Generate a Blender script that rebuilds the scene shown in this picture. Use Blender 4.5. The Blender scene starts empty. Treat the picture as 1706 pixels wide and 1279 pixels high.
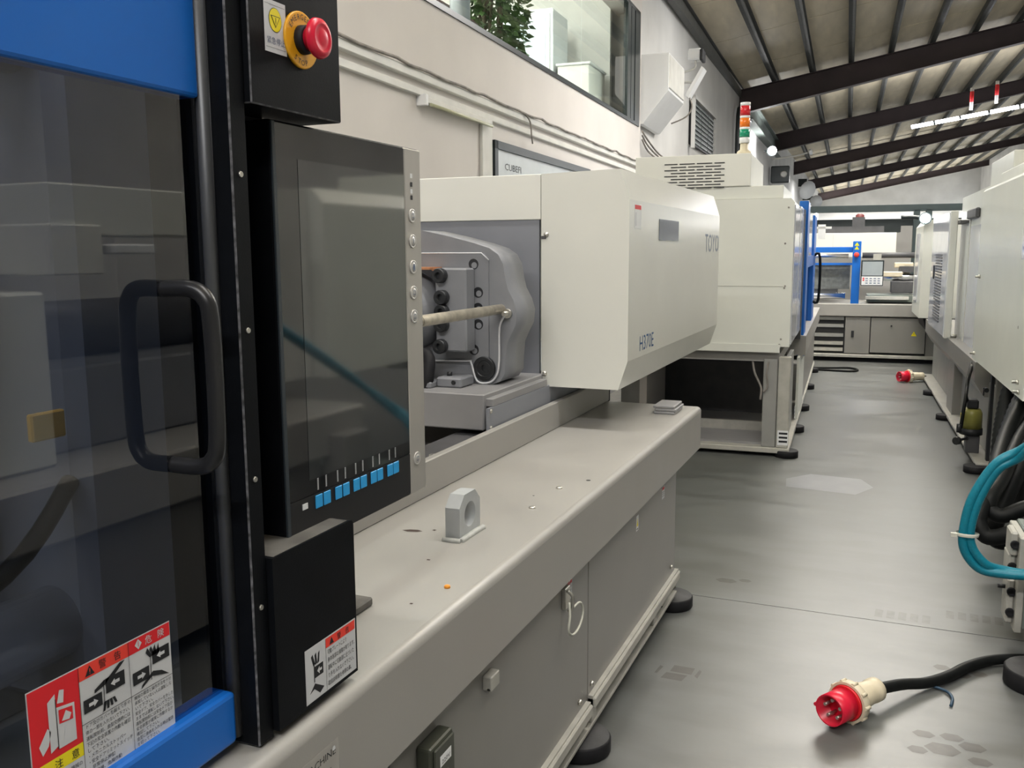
import bpy, bmesh, math, random
from mathutils import Vector, Matrix
random.seed(7)
R = math.radians
AW = 0.0436                       # the hall is turned 2.5 degrees against the near machine
CA, SA = math.cos(AW), math.sin(AW)
scene = bpy.context.scene
COL = scene.collection

# ------------------------------------------------------------------ camera
cam = bpy.data.cameras.new('camera'); cam_o = bpy.data.objects.new('camera', cam); COL.objects.link(cam_o)
cam.sensor_fit = 'HORIZONTAL'; cam.sensor_width = 36.0; cam.lens = 36.0 * 1507.0 / 1706.0
cam.clip_start = 0.02; cam.clip_end = 300
_p, _r, _y = 0.14485, -0.00509, 0.3958
_f = Vector((-math.sin(_y) * math.cos(_p), math.cos(_y) * math.cos(_p), -math.sin(_p)))
_rt = Vector((math.cos(_y), math.sin(_y), 0)); _up = _rt.cross(_f)
_rt2 = _rt * math.cos(_r) + _up * math.sin(_r); _up2 = _up * math.cos(_r) - _rt * math.sin(_r)
cam_o.matrix_world = Matrix(((_rt2.x, _up2.x, -_f.x, 0), (_rt2.y, _up2.y, -_f.y, 0), (_rt2.z, _up2.z, -_f.z, 1.5), (0, 0, 0, 1)))
scene.camera = cam_o

# ------------------------------------------------------------------ light and exposure
world = bpy.data.worlds.new('hall_ambient'); scene.world = world; world.use_nodes = True
world.node_tree.nodes['Background'].inputs[0].default_value = (0.93, 0.97, 1.0, 1)
world.node_tree.nodes['Background'].inputs[1].default_value = 0.07
scene.view_settings.view_transform = 'Standard'; scene.view_settings.look = 'None'
scene.view_settings.exposure = 0.08; scene.view_settings.gamma = 1.0
scene.view_settings.use_curve_mapping = False

def hall(u, v, z): return Vector((u * CA - v * SA, u * SA + v * CA, z))
def strip_and_fill_lamp(u, v, z, lu, lv, power, col=(1.0, 0.985, 0.965)):
    l = bpy.data.lights.new('hall_strip_and_fill_light', 'AREA'); l.shape = 'RECTANGLE'; l.size = lu; l.size_y = lv
    l.energy = power; l.color = col
    o = bpy.data.objects.new('hall_strip_and_fill_light', l); COL.objects.link(o); o.location = hall(u, v, z)
    o.rotation_euler = (0, 0, AW); return o
for (u, v, z, lu, p, up) in ((-.3, -3.2, 5.2, 5, 400, 120), (.2, 2.6, 5.2, 4.5, 150, 160), (1.4, 11.5, 5.2, 5, 370, 700), (3.5, 30.0, 5.15, 7, 500, 70), (2.5, 48.0, 5.0, 8, 700, 40), (2.5, 66.0, 5.0, 8, 900, 50), (2.5, 75.0, 5.0, 10, 2500, 40), (.6, 16.3, 6.25, 4, 290, 420)):  # last two rows are added: they brighten far wall, rear left wall and roof
    strip_and_fill_lamp(u, v, z, lu, .25, p)
    o = strip_and_fill_lamp(u, v, z + .04, lu, .25, up); o.rotation_euler = (math.pi, 0, AW)      # the bare tubes, and the added rows, also shine up at the roof
# ------------------------------------------------------------------ materials
MATS = {}
def mat(name, col, rough=.5, metal=0., var=.06, scale=6., bump=0., bscale=60., spec=.5, coat=0., emit=None, es=0., stretch=None, rvar=0., ior=None):
    if name in MATS: return MATS[name]
    m = bpy.data.materials.new(name); m.use_nodes = True; n = m.node_tree.nodes; L = m.node_tree.links
    b = n['Principled BSDF']; b.inputs['Roughness'].default_value = rough; b.inputs['Metallic'].default_value = metal
    if ior: b.inputs['IOR'].default_value = ior; spec = .5
    b.inputs['Specular IOR Level'].default_value = spec; b.inputs['Coat Weight'].default_value = coat
    tc = n.new('ShaderNodeTexCoord'); mp = n.new('ShaderNodeMapping'); L.new(tc.outputs['Object'], mp.inputs[0])
    if stretch: mp.inputs['Scale'].default_value = stretch
    nz = n.new('ShaderNodeTexNoise'); nz.inputs['Scale'].default_value = scale; nz.inputs['Detail'].default_value = 5
    L.new(mp.outputs[0], nz.inputs[0])
    rp = n.new('ShaderNodeValToRGB'); rp.color_ramp.elements[0].position = .3; rp.color_ramp.elements[1].position = .72
    rp.color_ramp.elements[0].color = (*[max(0, c * (1 - var)) for c in col], 1)
    rp.color_ramp.elements[1].color = (*[min(1, c * (1 + var)) for c in col], 1)
    L.new(nz.outputs['Fac'], rp.inputs[0]); L.new(rp.outputs[0], b.inputs['Base Color'])
    if rvar:
        mr = n.new('ShaderNodeMapRange'); mr.inputs['To Min'].default_value = max(.02, rough - rvar); mr.inputs['To Max'].default_value = rough + rvar
        mr.inputs['From Min'].default_value = .3; mr.inputs['From Max'].default_value = .7
        L.new(nz.outputs['Fac'], mr.inputs['Value']); L.new(mr.outputs[0], b.inputs['Roughness'])
    if bump:
        n2 = n.new('ShaderNodeTexNoise'); n2.inputs['Scale'].default_value = bscale; n2.inputs['Detail'].default_value = 3
        L.new(mp.outputs[0], n2.inputs[0]); bp = n.new('ShaderNodeBump'); bp.inputs['Strength'].default_value = bump
        bp.inputs['Distance'].default_value = .002; L.new(n2.outputs['Fac'], bp.inputs['Height']); L.new(bp.outputs[0], b.inputs['Normal'])
    if emit: b.inputs['Emission Color'].default_value = (*emit, 1); b.inputs['Emission Strength'].default_value = es
    MATS[name] = m; return m
def glass(name, tint, ior=1.5, rough=.02):
    if name in MATS: return MATS[name]
    m = bpy.data.materials.new(name); m.use_nodes = True; n = m.node_tree.nodes; L = m.node_tree.links
    n.remove(n['Principled BSDF']); out = n['Material Output']
    tr = n.new('ShaderNodeBsdfTransparent'); tr.inputs[0].default_value = (*tint, 1)
    gl = n.new('ShaderNodeBsdfGlossy'); gl.inputs['Roughness'].default_value = rough
    fr = n.new('ShaderNodeFresnel'); fr.inputs[0].default_value = ior; mx = n.new('ShaderNodeMixShader')
    ge = n.new('ShaderNodeNewGeometry'); inv = n.new('ShaderNodeMath'); inv.operation = 'SUBTRACT'; inv.inputs[0].default_value = 1.0; L.new(ge.outputs['Backfacing'], inv.inputs[1])
    mu = n.new('ShaderNodeMath'); mu.operation = 'MULTIPLY'; L.new(fr.outputs[0], mu.inputs[0]); L.new(inv.outputs[0], mu.inputs[1])   # the outer face alone reflects
    L.new(mu.outputs[0], mx.inputs[0]); L.new(tr.outputs[0], mx.inputs[1]); L.new(gl.outputs[0], mx.inputs[2]); L.new(mx.outputs[0], out.inputs[0])
    MATS[name] = m; return m

M = dict(
 cream=mat('cream_paint', (.74, .74, .685), .38, var=.025, scale=3, bump=.05, bscale=220),
 hoodp=mat('cream_gloss_paint', (.70, .70, .645), .25, var=.025, scale=3, bump=.05, bscale=160),
 cream2=mat('cream_paint_cool', (.71, .72, .665), .3, var=.03, scale=4, bump=.04, bscale=200),
 grey=mat('grey_machine_paint', (.335, .325, .305), .36, var=.04, scale=4, bump=.06, bscale=260, rvar=.06),
 greyp=mat('grey_panel_paint', (.235, .228, .213), .33, var=.04, scale=3, bump=.05, bscale=260),
 rail=mat('bare_grey_rail', (.42, .41, .37), .42, var=.12, scale=14),
 castg=mat('casting_grey', (.215, .222, .24), .42, var=.07, scale=9, bump=.12, bscale=120),
 platg=mat('plate_grey', (.235, .245, .275), .45, var=.05, scale=5),
 blockg=mat('block_grey', (.27, .267, .272), .38, var=.06, scale=7),
 darkg=mat('dark_grey', (.075, .075, .08), .5, var=.15, scale=10),
 black=mat('black_powder_coat', (.005, .0058, .0075), .42, spec=.12, var=.2, scale=20, bump=.08, bscale=500),
 wear=mat('worn_black_edge', (.10, .10, .11), .5, var=.9, scale=90),
 dust=mat('dusty_black', (.11, .105, .095), .7, var=.5, scale=16),
 blue=mat('blue_paint', (.008, .135, .54), .32, var=.05, scale=4),
 steel=mat('brushed_stainless', (.52, .50, .47), .40, .45, var=.12, scale=7, stretch=(1, 1, .05)),
 chrome=mat('chrome_bar', (.80, .80, .81), .26, 1., var=.04),
 bolt=mat('black_oxide_bolt', (.035, .037, .04), .34, .5, var=.3, scale=40),
 zinc=mat('zinc_screw', (.62, .60, .55), .3, .9, var=.1, scale=40),
 rod=mat('threaded_rod_metal', (.55, .51, .43), .42, .8, var=.25, scale=30),
 rubber=mat('black_rubber', (.016, .016, .018), .6, spec=.2, var=.2, scale=18),
 rubtop=mat('grey_pad_top', (.06, .06, .062), .6, spec=.25, var=.2, scale=18),
 red=mat('red_plastic', (.72, .012, .045), .32, var=.04),
 yel=mat('yellow_plastic', (.83, .40, .012), .42, var=.05),
 white=mat('white_print', (.78, .79, .80), .45, var=.02),
 lgrey=mat('light_grey_sticker', (.60, .61, .63), .4, var=.05),
 ink=mat('black_ink', (.012, .013, .016), .5, var=.1),
 rband=mat('red_band', (.72, .016, .025), .45, var=.04),
 oband=mat('orange_red_band', (.84, .055, .035), .45, var=.04),
 yband=mat('yellow_band', (.86, .72, .01), .45, var=.04),
 navy=mat('navy_letter', (.02, .09, .24), .4, var=.05),
 greyl=mat('grey_blue_letter', (.13, .17, .26), .4, var=.05),
 key=mat('light_blue_key', (.03, .36, .78), .35, var=.05),
 face=mat('panel_glass_black', (.006, .007, .010), .05, var=.1, spec=1., ior=1.9),
 lcd=mat('dark_display', (.024, .028, .032), .05, var=.05, spec=1., ior=2.1),
 smoke=glass('smoked_acrylic', (.52, .57, .66), 2.0),
 pane=glass('clear_pane', (.93, .97, .95), 1.45),
 wallp=mat('white_wall_plaster', (.64, .61, .585), .8, var=.05, scale=1.2, bump=.15, bscale=30),
 wallg=mat('grey_wall_plaster', (.62, .615, .60), .85, var=.12, scale=.8, bump=.2, bscale=20),
 trunk=mat('pvc_trunking', (.64, .635, .60), .5, var=.08, scale=5),
 grime=mat('grimy_cable', (.24, .22, .20), .7, var=.4, scale=8),
 frame=mat('dark_green_frame', (.018, .026, .028), .35, var=.1),
 beam=mat('brown_steel_beam', (.060, .042, .045), .6, var=.15, scale=2),
 purl=mat('dark_purlin', (.085, .088, .085), .55, var=.15, scale=4),
 roof=mat('roof_panel', (.64, .565, .42), .6, var=.12, scale=1.6, bump=.35, bscale=5, stretch=(3, .6, 1)),
 girder=mat('green_grey_girder', (.20, .235, .22), .5, var=.1, scale=2),
 mezz=mat('dark_green_steel', (.035, .055, .06), .45, var=.1),
 ofw=mat('office_white', (.80, .79, .76), .7, var=.03),
 cab=mat('white_cabinet', (.76, .80, .82), .25, var=.03),
 leaf=mat('plant_leaf', (.060, .125, .030), .5, var=.55, scale=3),
 bark=mat('plant_stem', (.10, .08, .045), .8, var=.3, scale=14),
 maroon=mat('maroon_leather', (.055, .018, .024), .5, var=.2),
 teal=mat('teal_braided_hose', (.004, .19, .27), .38, var=.12, scale=120),
 hose=mat('black_conduit', (.008, .009, .009), .5, spec=.16, var=.25, scale=30),
 ivory=mat('ivory_plastic', (.70, .62, .46), .45, var=.06, scale=14),
 tank=mat('olive_tank', (.24, .23, .055), .35, var=.1),
 card=mat('brown_cardboard', (.42, .19, .09), .8, var=.2, scale=20),
 concrete=None,
 tube=mat('lamp_tube', (.9, .9, .95), .4, emit=(.95, .95, 1.0), es=14.),
 flood=mat('floodlight_lens', (.9, .9, .9), .4, emit=(1., .98, .94), es=60.),
 lensr=mat('red_lens', (.62, .02, .03), .2, var=.03), lenso=mat('orange_lens', (.85, .20, .015), .2, var=.03), lensg=mat('green_lens', (.01, .30, .17), .2, var=.03),
 orange=mat('orange_crumb', (.85, .32, .03), .6), switchg=mat('dark_olive_box', (.045, .048, .035), .38, var=.15),
 pink=mat('pale_pink_label', (.66, .48, .40), .5), tie=mat('white_cable_tie', (.62, .62, .54), .5),
 print_=mat('dark_floor_print', (.072, .069, .063), .4, var=.15, scale=30), sheen=mat('pale_floor_patch', (.20, .206, .22), .36, var=.08),
 shelf=mat('shelf_grey', (.30, .30, .285), .45, var=.08),
 lav=mat('protective_film', (.62, .63, .68), .12, var=.05, scale=5),
 bead=mat('weld_bead', (.45, .46, .44), .5, var=.2, scale=40),
)
# floor: worn grey epoxy
def floor_mat():
    m = bpy.data.materials.new('grey_epoxy_floor'); m.use_nodes = True; n = m.node_tree.nodes; L = m.node_tree.links
    b = n['Principled BSDF']; tc = n.new('ShaderNodeTexCoord')
    def noise(s, d, stretch=(1, 1, 1)):
        mp = n.new('ShaderNodeMapping'); mp.inputs['Scale'].default_value = stretch; L.new(tc.outputs['Object'], mp.inputs[0])
        z = n.new('ShaderNodeTexNoise'); z.inputs['Scale'].default_value = s; z.inputs['Detail'].default_value = d; L.new(mp.outputs[0], z.inputs[0]); return z
    a = noise(1.1, 6, (1, .45, 1)); c = noise(3.5, 9, (.7, 2.0, 1)); f = noise(45, 4)
    r1 = n.new('ShaderNodeValToRGB'); e = r1.color_ramp.elements
    e[0].position = .25; e[0].color = (.112, .118, .115, 1); e[1].position = .78; e[1].color = (.155, .161, .157, 1)
    L.new(a.outputs['Fac'], r1.inputs[0])
    r2 = n.new('ShaderNodeValToRGB'); e = r2.color_ramp.elements
    e[0].position = .36; e[0].color = (.76, .75, .73, 1); e[1].position = .60; e[1].color = (1, 1, 1, 1)
    L.new(c.outputs['Fac'], r2.inputs[0])
    mx = n.new('ShaderNodeMix'); mx.data_type = 'RGBA'; mx.blend_type = 'MULTIPLY'; mx.inputs[0].default_value = .8
    L.new(r1.outputs[0], mx.inputs[6]); L.new(r2.outputs[0], mx.inputs[7]); L.new(mx.outputs[2], b.inputs['Base Color'])
    mr = n.new('ShaderNodeMapRange'); mr.inputs['From Min'].default_value = .3; mr.inputs['From Max'].default_value = .7
    mr.inputs['To Min'].default_value = .33; mr.inputs['To Max'].default_value = .39; L.new(c.outputs['Fac'], mr.inputs['Value']); L.new(mr.outputs[0], b.inputs['Roughness'])
    bp = n.new('ShaderNodeBump'); bp.inputs['Strength'].default_value = .04; bp.inputs['Distance'].default_value = .002
    L.new(f.outputs['Fac'], bp.inputs['Height']); L.new(bp.outputs[0], b.inputs['Normal'])
    return m
M['concrete'] = floor_mat()

# ------------------------------------------------------------------ mesh builder
def catmull(pts, sub):
    P = [Vector(p) for p in pts]; out = []
    for i in range(len(P) - 1):
        a = P[max(i - 1, 0)]; b = P[i]; c = P[i + 1]; d = P[min(i + 2, len(P) - 1)]
        for k in range(sub):
            t = k / sub
            out.append(.5 * ((2 * b) + (c - a) * t + (2 * a - 5 * b + 4 * c - d) * t * t + (3 * b - a - 3 * c + d) * t ** 3))
    out.append(P[-1]); return out
def arc(cx, cy, r, a0, a1, n):
    return [(cx + r * math.cos(R(a0 + (a1 - a0) * i / n)), cy + r * math.sin(R(a0 + (a1 - a0) * i / n))) for i in range(n + 1)]
_txt = {}
def text2d(s, size, align='LEFT'):
    k = (s, size, align)
    if k in _txt: return _txt[k]
    c = bpy.data.curves.new('t', 'FONT'); c.body = s; c.size = size; c.align_x = align; c.resolution_u = 2
    o = bpy.data.objects.new('t', c); COL.objects.link(o)
    dg = bpy.context.evaluated_depsgraph_get(); ev = o.evaluated_get(dg); me = ev.to_mesh()
    r = ([(v.co.x, v.co.y) for v in me.vertices], [tuple(p.vertices) for p in me.polygons])
    ev.to_mesh_clear(); bpy.data.objects.remove(o); bpy.data.curves.remove(c)
    _txt[k] = r; return r
class G:
    def __init__(s): s.bm = bmesh.new()
    def _poly(s, vs, m=0, smooth=False):
        try:
            f = s.bm.faces.new(vs); f.material_index = m; f.smooth = smooth; return f
        except ValueError: return None
    def box(s, x0, x1, y0, y1, z0, z1, bv=0., m=0, seg=1, bm_=None, smooth=False):
        b = s.bm; v = [b.verts.new((x, y, z)) for x in (x0, x1) for y in (y0, y1) for z in (z0, z1)]
        fs = [s._poly([v[i] for i in q], m) for q in ((0, 1, 3, 2), (4, 6, 7, 5), (0, 4, 5, 1), (2, 3, 7, 6), (0, 2, 6, 4), (1, 5, 7, 3))]
        if bv > 0:
            es = list({e for f in fs for e in f.edges})
            r = bmesh.ops.bevel(b, geom=es, offset=bv, segments=seg, affect='EDGES', profile=.5, clamp_overlap=True)
            for f in r['faces']:
                f.material_index = m if bm_ is None else bm_
                f.smooth = smooth
        return s
    def prism(s, ax, pts, a0, a1, m=0, smooth=()):
        f = {'x': lambda a, p, q: (a, p, q), 'y': lambda a, p, q: (p, a, q), 'z': lambda a, p, q: (p, q, a)}[ax]
        A = [s.bm.verts.new(f(a0, *p)) for p in pts]; B = [s.bm.verts.new(f(a1, *p)) for p in pts]; n = len(pts)
        s._poly(A, m); s._poly(B[::-1], m)
        for i in range(n): s._poly([A[i], A[(i + 1) % n], B[(i + 1) % n], B[i]], m, smooth is True or i in smooth)
        bmesh.ops.recalc_face_normals(s.bm, faces=list(s.bm.faces)); return s
    def lathe(s, p0, d, prof, n=20, m=0, mats=None):
        p0 = Vector(p0); d = Vector(d).normalized(); a = d.orthogonal().normalized(); c = d.cross(a); rings = []
        for (t, r) in prof:
            if r < 1e-6: rings.append([s.bm.verts.new(p0 + d * t)])
            else: rings.append([s.bm.verts.new(p0 + d * t + (a * math.cos(2 * math.pi * i / n) + c * math.sin(2 * math.pi * i / n)) * r) for i in range(n)])
        for k in range(len(rings) - 1):
            A, B = rings[k], rings[k + 1]; mm = mats[k] if mats else m
            flat = abs(prof[k][0] - prof[k + 1][0]) < 1e-6
            for i in range(n):
                j = (i + 1) % n
                if len(A) == 1 and len(B) == 1: continue
                if len(A) == 1: s._poly([A[0], B[j], B[i]], mm, not flat)
                elif len(B) == 1: s._poly([A[i], A[j], B[0]], mm, not flat)
                else: s._poly([A[i], A[j], B[j], B[i]], mm, not flat)
        return s
    def cyl(s, p0, p1, r, n=16, m=0, r1=None, bev=0.):
        p0 = Vector(p0); d = Vector(p1) - p0; L = d.length; r1 = r if r1 is None else r1
        pr = [(0, 0), (0, r), (L, r1), (L, 0)] if not bev else [(0, 0), (0, r - bev), (bev, r), (L - bev, r1), (L, r1 - bev), (L, 0)]
        return s.lathe(p0, d, pr, n, m)
    def tube(s, pts, r, n=8, sub=6, m=0, ribs=0.):
        P = catmull(pts, sub) if sub else [Vector(p) for p in pts]; T = []
        for i in range(len(P)): T.append((P[min(i + 1, len(P) - 1)] - P[max(i - 1, 0)]).normalized())
        a = T[0].orthogonal().normalized(); rings = []
        for i, (p, t) in enumerate(zip(P, T)):
            a = (a - t * a.dot(t)).normalized(); c = t.cross(a); rr = r * (1 + (ribs if i % 2 else 0))
            rings.append([s.bm.verts.new(p + (a * math.cos(2 * math.pi * k / n) + c * math.sin(2 * math.pi * k / n)) * rr) for k in range(n)])
        for A, B in zip(rings, rings[1:]):
            for k in range(n): s._poly([A[k], A[(k + 1) % n], B[(k + 1) % n], B[k]], m, True)
        s._poly(rings[0][::-1], m); s._poly(rings[-1], m); return s
    # flat print on a plane: o origin, ex right, ey up, n normal (vectors), metres
    def sheet(s, o, ex, ey): s.o = Vector(o); s.ex = Vector(ex); s.ey = Vector(ey); s.n = s.ex.cross(s.ey); return s
    def _pt(s, x, y, k): return s.o + s.ex * x + s.ey * y + s.n * (.00025 * k)
    def poly(s, pts, m=0, k=1): s._poly([s.bm.verts.new(s._pt(x, y, k)) for x, y in pts], m); return s
    def rect(s, x0, y0, x1, y1, m=0, k=1): return s.poly([(x0, y0), (x1, y0), (x1, y1), (x0, y1)], m, k)
    def slab(s, x0, y0, x1, y1, m=0, t=.0006):
        P = [s.o + s.ex * x + s.ey * y for x, y in ((x0, y0), (x1, y0), (x1, y1), (x0, y1))]
        A = [s.bm.verts.new(p) for p in P]; B = [s.bm.verts.new(p + s.n * .00025) for p in P]
        s._poly(B, m); s._poly(A[::-1], m)
        for i in range(4): s._poly([A[i], A[(i + 1) % 4], B[(i + 1) % 4], B[i]], m)
        return s
    def text(s, t, x, y, size, m=0, k=2, align='LEFT', width=None, rot=0.):
        V, F = text2d(t, size, align); sx = 1.
        if width and V:
            w = max(v[0] for v in V) - min(v[0] for v in V); sx = width / w if w > 0 else 1
        c, d = math.cos(rot), math.sin(rot)
        vs = [s.bm.verts.new(s._pt(x + (p * sx) * c - q * d, y + (p * sx) * d + q * c, k)) for p, q in V]
        for f in F: s._poly([vs[i] for i in f], m)
        return s
    def mesh(s, name, mats, base=Vector((0, 0, 0))):
        me = bpy.data.meshes.new(name)
        if base.length: bmesh.ops.translate(s.bm, verts=s.bm.verts, vec=-base)
        s.bm.to_mesh(me); s.bm.free()
        for m in (mats if isinstance(mats, (list, tuple)) else [mats]): me.materials.append(M[m] if isinstance(m, str) else m)
        return me
BASE = {}
def place(o, base, frame):
    base = Vector(base); o.location = hall(*base) if frame == 'r' else base
    if frame == 'r': o.rotation_euler = (0, 0, AW)
def thing(name, label, cat, base, frame='m', group=None):
    o = bpy.data.objects.new(name, None); COL.objects.link(o); o.empty_display_size = .1; place(o, base, frame)
    o['label'] = label; o['category'] = cat
    if group: o['group'] = group
    BASE[o.name] = Vector(base); return o
def part(name, g, mats, parent, label=None, stuff=False):
    b = BASE[parent.name]; o = bpy.data.objects.new(name, g.mesh(name, mats, b)); COL.objects.link(o); o.parent = parent; BASE[o.name] = b
    if label: o['label'] = label
    if stuff: o['kind'] = 'stuff'
    return o
def inst(name, me, parent, loc, rz=0., label=None):
    o = bpy.data.objects.new(name, me); COL.objects.link(o); o.parent = parent; o.location = Vector(loc) - BASE[parent.name]; o.rotation_euler = (0, 0, rz)
    if label: o['label'] = label
    return o
def solo(name, g, mats, label, cat, base, frame='m', group=None):
    o = bpy.data.objects.new(name, g.mesh(name, mats, Vector(base))); COL.objects.link(o); place(o, base, frame)
    o['label'] = label; o['category'] = cat
    if group: o['group'] = group
    BASE[o.name] = Vector(base); return o
def struct(name, g, mats, frame='r'):
    o = bpy.data.objects.new(name, g.mesh(name, mats)); COL.objects.link(o); place(o, (0, 0, 0), frame); o['kind'] = 'structure'; BASE[o.name] = Vector((0, 0, 0)); return o

# ================================================================== THE HALL
fl = struct('floor', G().box(-9, 13, -12, 84, -.20, -.012), 'darkg', 'm')
part('floor_slab', G().box(-8, 13, -12, 3.8225, -.012, 0), 'concrete', fl)
part('floor_slab', G().box(-8, 13, 3.8275, 9.9975, -.012, 0), 'concrete', fl)
part('floor_slab', G().box(-8, 13, 10.0025, 84, -.012, 0), 'concrete', fl)
def floor_print(cx, cy, polys, m, label):
    g = G().sheet((cx, cy, .0002), (1, 0, 0), (0, 1, 0))
    for p in polys: g.poly(p, 0, 1)
    part('floor_mark', g, m, fl, label)
def hexp(x, y, r, sy=1., rot=0.): return [(x + r * math.cos(R(60 * i + rot)), y + sy * r * math.sin(R(60 * i + rot))) for i in range(6)]

# left wall: office block with window strip, then the taller hall wall
wl = struct('wall_left', G().box(-3.35, -3.0, -8, 13.8, 0, 3.33).box(-3.35, -3.0, -8, 13.8, 4.95, 7.2).box(-3.35, -3.0, -8, 3.6, 3.33, 4.95).box(-3.3, -3.0, 13.66, 13.8, 3.33, 4.95), 'wallp')
part('pilaster', G().box(-3.0, -2.97, 7.38, 7.62, 0, 2.60, .006), 'trunk', wl)
g = G(); g.prism('z', [(-3.08, 13.8), (-3.45, 13.8), (-2.7, 84), (-2.25, 84)], 0, 6.6); struct('wall_left_rear', g, 'wallg')
struct('wall_far', G().box(-4, 16, 80, 80.3, 0, 10), 'wallg')
struct('wall_right', G().box(9.5, 9.8, -12, 82, 0, 2.9).box(9.5, 9.8, -12, 82, 5.2, 9.0).box(9.5, 9.8, -12, 36, 2.9, 5.2), 'wallg')
w3 = struct('window_3', G().box(9.5, 9.56, 36, 82, 2.88, 2.94).box(9.5, 9.56, 36, 82, 5.16, 5.22), 'frame')
for k in range(11): part('pane', G().box(9.60, 9.62, 36 + 4.15 * k, 40.05 + 4.15 * k, 2.94, 5.16), mat('daylight_pane', (.8, .85, .9), .3, emit=(.93, .97, 1.0), es=1.5), w3)
t1 = struct('trim_1', G().box(-3.0, -2.955, -2, 13.8, 2.735, 2.80, .006), 'trunk')
struct('trim_2', G().box(-3.0, -2.965, -2, 13.8, 2.63, 2.685, .006), 'trunk')
g = G(); pts = []
for i in range(60):
    v = 3.5 + i * .175; pts.append((-2.945, v, 2.806 + .004 * math.sin(i * 1.7) + (.012 if i % 9 == 4 else 0)))
g.tube(pts, .012, 6, 2)
g.tube([(-2.94, 8.4, 2.80), (-2.93, 8.52, 2.74), (-2.93, 8.56, 2.62), (-2.94, 8.62, 2.55)], .008, 6, 4)
solo('wall_cable', g, 'grime', 'dark grimy cable sagging along the top of the white wall trunking', 'cable', (-2.945, 3.5, 2.81), 'r')
tl = thing('tube_light_fitting', 'old unlit batten tube light under the wall trunking above the white door', 'light', (-2.97, 6.2, 2.6), 'r')
part('housing', G().box(-3.0, -2.94, 6.2, 7.55, 2.585, 2.63, .006), 'trunk', tl); part('tube', G().cyl((-2.925, 6.26, 2.575), (-2.925, 7.5, 2.575), .013, 10), mat('old_tube', (.45, .45, .30), .3), tl)
part('end_cap', G().box(-3.0, -2.92, 6.17, 6.21, 2.56, 2.64, .004), 'white', tl)
# door 1
d1 = struct('door_1', G().box(-3.0, -2.975, 7.72, 10.75, 0, 2.415), mat('frosted_door', (.50, .54, .55), .25, var=.04))
part('door_frame', G().box(-3.0, -2.955, 7.64, 7.72, 0, 2.48).box(-3.0, -2.955, 7.64, 10.83, 2.41, 2.48).box(-3.0, -2.955, 10.75, 10.83, 0, 2.48), 'frame', d1)
part('door_lettering', G().sheet((-2.974, 7.93, 2.245), (0, 1, 0), (0, 0, 1)).text('CUBEFI', 0, 0, .085, 0, 2, width=.44), 'ink', d1, 'dark capital lettering on the pale door')
# office window
w1 = struct('window_1', G().box(-3.03, -2.985, 3.6, 13.66, 3.33, 3.375), 'frame')
part('window_frame', G().box(-3.05, -2.985, 12.86, 13.05, 3.37, 4.95).box(-3.03, -2.99, 13.1, 13.3, 3.37, 4.95).box(-3.04, -2.985, 13.34, 13.66, 3.37, 4.95), 'frame', w1)
part('window_frame', G().box(-3.03, -2.985, 3.6, 13.66, 4.9, 4.95), 'frame', w1)
for a, b in ((3.62, 8.0), (8.02, 10.55), (10.57, 12.86)): part('pane', G().box(-3.012, -3.004, a, b, 3.375, 4.9), 'pane', w1)
# office room behind the glass
orm = struct('wall_office', G().box(-7.0, -6.9, 2, 13.8, 3.1, 5.6).box(-7, -3.35, 13.3, 13.4, 3.1, 5.6).box(-7, -3.35, 2, 13.4, 5.5, 5.6).box(-7, -3.35, 2, 13.4, 3.0, 3.12).box(-7, -3.35, 2, 2.1, 3.1, 5.6), 'ofw')
for u in (-4.0, -5.2, -6.4):
    ol = bpy.data.lights.new('office_ceiling_light', 'AREA'); ol.shape = 'RECTANGLE'; ol.size = .14; ol.size_y = 8; ol.energy = 120; ol.color = (1., .98, .92)
    oo = bpy.data.objects.new('office_ceiling_light', ol); COL.objects.link(oo); oo.location = hall(u, 8.3, 5.42); oo.rotation_euler = (0, 0, AW)
# plant
pl = thing('potted_plant', 'tall leafy green plant behind the upstairs office window', 'plant', (-3.75, 9.6, 3.12), 'r')
part('pot', G().lathe((-3.75, 9.6, 3.12), (0, 0, 1), [(0, 0), (0, .13), (.26, .17), (.26, .15), (.22, 0)]), 'ivory', pl)
g = G()
for i in range(9):
    a = i * 2.4; g.tube([(-3.75 + .05 * math.cos(a), 9.6 + .05 * math.sin(a), 3.3), (-3.75 + .10 * math.cos(a + .4), 9.6 + .16 * math.sin(a + .4), 3.9), (-3.75 + .18 * math.cos(a + .9), 9.6 + .34 * math.sin(a + .9), 4.9)], .018, 5, 3)
part('stem', g, 'bark', pl)
g = G(); rr = random.Random(3)
for i in range(2400):
    z = 3.34 + 1.8 * rr.random(); w = .34 + .24 * min(1, (z - 3.34) / .55); a = rr.random() * 6.283; q = math.sqrt(rr.random())
    c = Vector((-3.75 + w * .6 * q * math.cos(a), 9.6 + w * 1.25 * q * math.sin(a), z)); L = .075 + .05 * rr.random()
    d = Vector((math.cos(a) + .5 * rr.uniform(-1, 1), math.sin(a) + .5 * rr.uniform(-1, 1), rr.uniform(-1.1, .25))).normalized(); sd = d.cross(Vector((rr.uniform(-1, 1), rr.uniform(-1, 1), 1))).normalized() * L * .36
    v = [g.bm.verts.new(p) for p in (c, c + d * L * .4 + sd, c + d * L, c + d * L * .4 - sd)]; g._poly(v)
part('foliage', g, 'leaf', pl, stuff=True)
c1 = thing('display_cabinet', 'tall white cabinet with a pale blue glass door in the upstairs office', 'cabinet', (-4.3, 12.3, 3.12), 'r')
part('body', G().box(-4.7, -3.9, 12.3, 13.0, 3.12, 4.78, .01), 'cab', c1); part('door_frame', G().box(-4.66, -3.94, 12.28, 12.3, 3.2, 4.72, .008), 'white', c1)
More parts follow.
